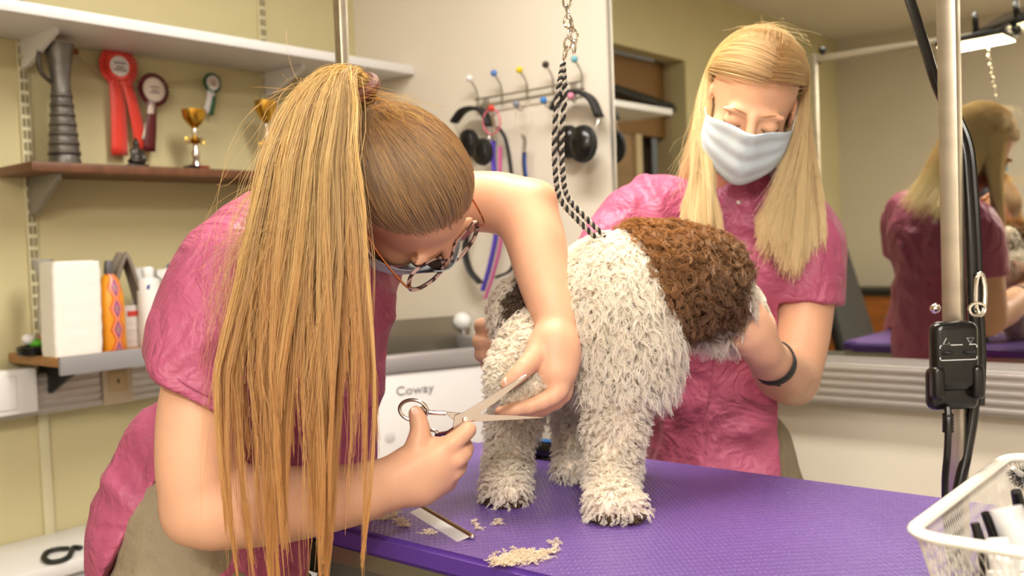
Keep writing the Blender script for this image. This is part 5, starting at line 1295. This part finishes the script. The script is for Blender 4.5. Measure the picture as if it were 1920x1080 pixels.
for x_, y_, d_2 in ((1418, 596, 1.532), (1403, 611, 1.530), (1393, 624, 1.532), (1387, 640, 1.538)): F.ell(C(x_, y_, d_2), (.0105, .0105, .0105), k=.010)
# hand around the rump, fingers towards the camera
F.ell(C(945, 645, 1.655), (.035, .03, .04), k=.015); F.chain([WRb, C(955, 645, 1.665)], [.027, .028], .015)
fingers(F, [([C(931, 615, 1.645), C(906, 612, 1.61), C(908, 612, 1.575), C(941, 618, 1.545)], [.016, .0135, .0125, .0105]),
            ([C(929, 640, 1.645), C(903, 640, 1.605), C(905, 642, 1.57), C(941, 646, 1.54)], [.016, .0140, .0130, .0105]),
            ([C(929, 665, 1.645), C(906, 664, 1.605), C(908, 666, 1.57), C(941, 670, 1.54)], [.0155, .013, .012, .010]),
            ([C(933, 685, 1.645), C(916, 686, 1.61), C(919, 690, 1.58), C(946, 694, 1.555)], [.0145, .0115, .0105, .009]),
            ([C(941, 615, 1.65), C(949, 600, 1.64), C(966, 592, 1.63)], [.0165, .0125, .010])])
link('body', F.mesh('body', 2), M_skin, w2)
# tunic
lo, hi = bounds([C(1130, 340, 1.75), C(1590, 340, 2.0), C(1190, 960, 2.0), C(1560, 960, 1.75)], .10)
F = Field(lo, hi, .0055)
for (x, y, dd, r) in ((1368, 470, 1.90, (.180, .108, .14)), (1362, 620, 1.90, (.152, .108, .15)), (1364, 770, 1.90, (.160, .118, .14)), (1372, 890, 1.90, (.172, .13, .12)), (1372, 960, 1.90, (.180, .135, .10))):
    F.ell(C(x, y, dd), r, R2_, .04)
F.cap(C(1235, 392, 1.89), C(1490, 418, 1.88), .062, .062, .03)
for q in (-1, 1): F.ell(C(1365 + q * 62, 520, 1.82), (.058, .05, .055), R2_, .04)
F.chain([C(1225, 395, 1.88), C(1172, 440, 1.86), C(1140, 500, 1.84), C(1122, 540, 1.83)], [.07, .070, .066, .066], .03, n=7)
F.chain([C(1490, 415, 1.87), C(1516, 470, 1.855), C(1512, 560, 1.835), C(1511, 640, 1.825)], [.068, .064, .062, .064], .025, n=7)
F.chain([C(1405, 345, 1.845), C(1395, 380, 1.85)], [.058, .07], .02)
b1_ = unit(CV(-.03, -.06, -1)); hp = C(1511, 572, 1.83)
F.cut_planes([(hp, -b1_), (C(1447, 700, 1.85), -unit(CR))], .004)
F.cap(hp + b1_ * .015, hp + b1_ * .06, .050, .054, .006, 'cut')
b2_ = unit(CV(-.45, -.2, -.85)); hp2 = C(1132, 520, 1.83)
F.cut_planes([(hp2, -b2_), (C(1185, 600, 1.85), unit(CR))], .004)
ap, l1, l2 = C(1483, 765, 1.8), C(1474, 990, 1.8), C(1516, 990, 1.8)
n1 = unit(np.cross(l1 - ap, CF)); n1 = n1 if n1 @ (l2 - ap) < 0 else -n1
n2 = unit(np.cross(l2 - ap, CF)); n2 = n2 if n2 @ (l1 - ap) < 0 else -n2
F.cut_planes([(ap, n1), (ap, n2), (C(1400, 900, 1.93), unit(CF))], .005)
F.chain([H2(0, -.05, -.07), H2(0, -.02, -.16)], [.054, .05], .008, 'cut')
me = F.mesh('tunic', 2); folds(me, [CV(.6, .1, .8), CV(-.5, .1, .85), CV(.95, .1, .2)], .005, 26, 14)
top2 = link('tunic', me, M_shirt, w2)
q0 = hp - b1_ * .02; x_ = unit(np.cross(b1_, CF)); y_ = np.cross(b1_, x_)
def shoot(px, py, near=1.5):                       # first point of the tunic below a pixel: for sewn-on snaps
    from mathutils.bvhtree import BVHTree
    global _bvh
    if '_bvh' not in globals():
        _bvh = BVHTree.FromPolygons([v.co.copy() for v in me.vertices], [tuple(p.vertices) for p in me.polygons])
    o_ = C(px, py, near); return np.array(_bvh.ray_cast(Vector(o_), Vector(unit(o_ - CAM)))[0] or C(px, py, 1.78))
for px_, py_ in ((1385, 380), (1428, 424), (1464, 454), (1452, 440)):
    q = shoot(px_, py_)
    B().ball(q, (.0048, .0048, .0048)).build('snap_button', mat('pearl', (226, 214, 206), .15, .3), top2)
sm_ = [shoot(x, y) - CF * .0008 for x, y in ((1340, 640), (1336, 680), (1332, 720), (1326, 760), (1322, 800), (1324, 850))]
B().tube(spline(sm_, 24), .0011, 5).build('front_seam', M_shirt, top2)
pel = C(1376, 925, 1.915); base = np.array([pel[0], pel[1], 0]); Rh = np.stack(list(ortho([f2[0], f2[1], 0], [a2[0], a2[1], 0])), 1)
trousers(w2, pel, Rh, .135, [base + Rh[:, 0] * -.1, base + Rh[:, 0] * .1])
maskmesh(H2, 'face_mask', w2)
for q in (-1, 1): brow(H2, q, w2, mat('brow_blond', (170, 128, 90), .8)); lash(H2, q, w2, M_lash)
# fitness band
ax_ = unit(CV(.42, .78, -.46)); wc = C(1449, 680, 1.625); x_ = unit(np.cross(ax_, CU)); y_ = np.cross(ax_, x_)
b = B()
def wbf(u, v):
    a = u * 6.283; return wc + ax_ * (v - .5) * .019 + (x_ * math.cos(a) + y_ * math.sin(a)) * .0355
b.grid(wbf, 36, 3, True); band = b.build('fitness_band', M_blackm, w2); solid(band, .003, 1)
B().box((-.011, -.009, 0), (.011, .009, .006), .003, frame(wc + (-CU * .9 - CF * .2) * .0345, unit(np.cross(ax_, CU)), ax_, -unit(CU * .9 + CF * .2))).build('display', M_black, band)
# hair, parted on top and hanging on both sides
g = np.random.default_rng(51); k = 28; t = np.linspace(0, 1, k)
def CC(x, y, dd): return CAM + CF * dd[:, None] + CR * ((x - 960) / FPX * dd)[:, None] - CU * ((y - 540) / FPX * dd)[:, None]
def skullpts(D, lay):
    Q = np.array([0, -.012, .035]) + D * (1 + lay)[..., None] * [.074, .094, .084]
    return H2.O + (Q * H2.sc) @ H2.R.T
def falling(Q, i0, Pm, Pe, seed, ci, nc, lift=2.0):
    n = len(Q); P0 = Q[:, i0]; tg = (Q[:, i0] - Q[:, i0 - 2]) * lift; u_ = np.clip((t[i0:] - t[i0]) / (1 - t[i0]), 0, 1)[None, :, None]
    Q[:, i0:] = (1 - u_) ** 3 * P0[:, None] + 3 * (1 - u_) ** 2 * u_ * (P0 + tg)[:, None] + 3 * (1 - u_) * u_ ** 2 * Pm[:, None] + u_ ** 3 * Pe[:, None]
    gw = wav(nc, k, .010, 1.0, seed + 1)[ci]
    return Q + wav(n, k, .0012, 1.6, seed) + gw * (np.clip(t - .4, 0, 1) / .6)[None, :, None]
# sides
n = 9000; nc = 64; ci = g.integers(0, nc, n); sd = np.where(ci % 2 == 0, -1.0, 1.0); cw = g.uniform(0, 1, nc); w = np.clip(cw[ci] + g.normal(0, .035, n), 0, 1); cph = g.uniform(-35, 57, nc); ctint = g.uniform(0, 1, nc)
phi = np.radians(np.where(g.random(n) < .5, cph[ci] + g.normal(0, 7, n), g.uniform(-45, 62, n)))
th0 = np.radians(g.uniform(0, 1, n) ** 2 * 60); th1 = np.radians(g.uniform(74, 98, n))
tt = np.clip(t / .42, 0, 1)[None]; th = th0[:, None] + (np.maximum(th1, th0 + .25) - th0)[:, None] * tt
pt = .16                                            # the parting sits a little to her left
c0 = np.stack([pt + g.normal(0, .05, n), np.sin(phi), np.cos(phi)], 1); side = np.stack([sd, np.full(n, -.10) - .35 * (phi > np.radians(20)), np.full(n, -.12)], 1)
D = np.cos(th)[..., None] * c0[:, None] + np.sin(th)[..., None] * side[:, None]; D /= np.linalg.norm(D, axis=2, keepdims=True)
Q = skullpts(D, g.uniform(.04, .15, (n, 1)) + .05 * tt)
rt_ = sd > 0
xm = np.where(rt_, 1478 + 56 * w, 1338 - 36 * w); ym = np.where(rt_, 330.0, 310.0); dmm = np.where(rt_, 1.70 + .08 * w, 1.71 + .06 * w)
xe = np.where(rt_, 1415 + 128 * w, 1350 - 64 * w); ye = np.where(rt_, 486 - 110 * np.abs(w - .5) ** 1.2 + g.normal(0, 16, n), 426 - 16 * w + g.normal(0, 14, n)); de = np.where(rt_, 1.735 + .05 * w, 1.755 + .03 * w)
Qa = falling(Q, int(k * .42), CC(xm, ym, dmm), CC(xe, ye, de), 7, ci, nc, 1.6); ta = ctint[ci]
# back of the head
n = 6500; nc2 = 40; ci = g.integers(0, nc2, n); lam = np.radians(g.uniform(-78, 78, n)); p0 = np.radians(g.uniform(-85, 20, n)); p1 = np.radians(-112.0)
ph = p0[:, None] + (p1 - p0)[:, None] * tt
D = np.stack([np.sin(lam)[:, None] * np.ones_like(ph), np.cos(lam)[:, None] * np.sin(ph), np.cos(lam)[:, None] * np.cos(ph)], 2)
Q = skullpts(D, g.uniform(.05, .17, (n, 1)) + .04 * tt)
sx2 = np.sin(lam); cen2 = H2(0, -.09, -.10)
cd2 = float((cen2 - CAM) @ CF); cx2 = 960 + FPX * float((cen2 - CAM) @ CR) / cd2
Pm = CC(cx2 + 88 * sx2, np.full(n, 330.0), cd2 + .035 - .03 * np.abs(sx2)); Pe = CC(cx2 - 12 + 100 * sx2 + g.normal(0, 5, n), 415 + g.normal(0, 20, n), cd2 + .085 - .02 * np.abs(sx2))
Qb = falling(Q, int(k * .42), Pm, Pe, 17, ci, nc2, 1.5)
M_h3 = hairmat('blonde_hair', (252, 232, 172), (212, 176, 112), .3, tip=(248, 228, 178), shine=.38, trans=.35, root=(178, 134, 74))
hair('blonde_hair', np.concatenate([Qa, Qb]), .00032, .00022, M_h3, w2, np.concatenate([ta, g.uniform(0, 1, nc2)[ci]]), .15)
S2 = [stray(30, 61, C(1330, 180, 1.66), C(1290, 280, 1.68), C(1275, 340, 1.70), ((.012, .01, .02), (.015, .01, .02), (.02, .01, .03))), stray(30, 62, C(1420, 50, 1.66), C(1440, 40, 1.66), C(1500, 80, 1.68), ((.03, .01, .006), (.03, .01, .006), (.02, .01, .01)))]
hair('loose_hairs', np.concatenate(S2), .0002, .00014, M_h3, w2)
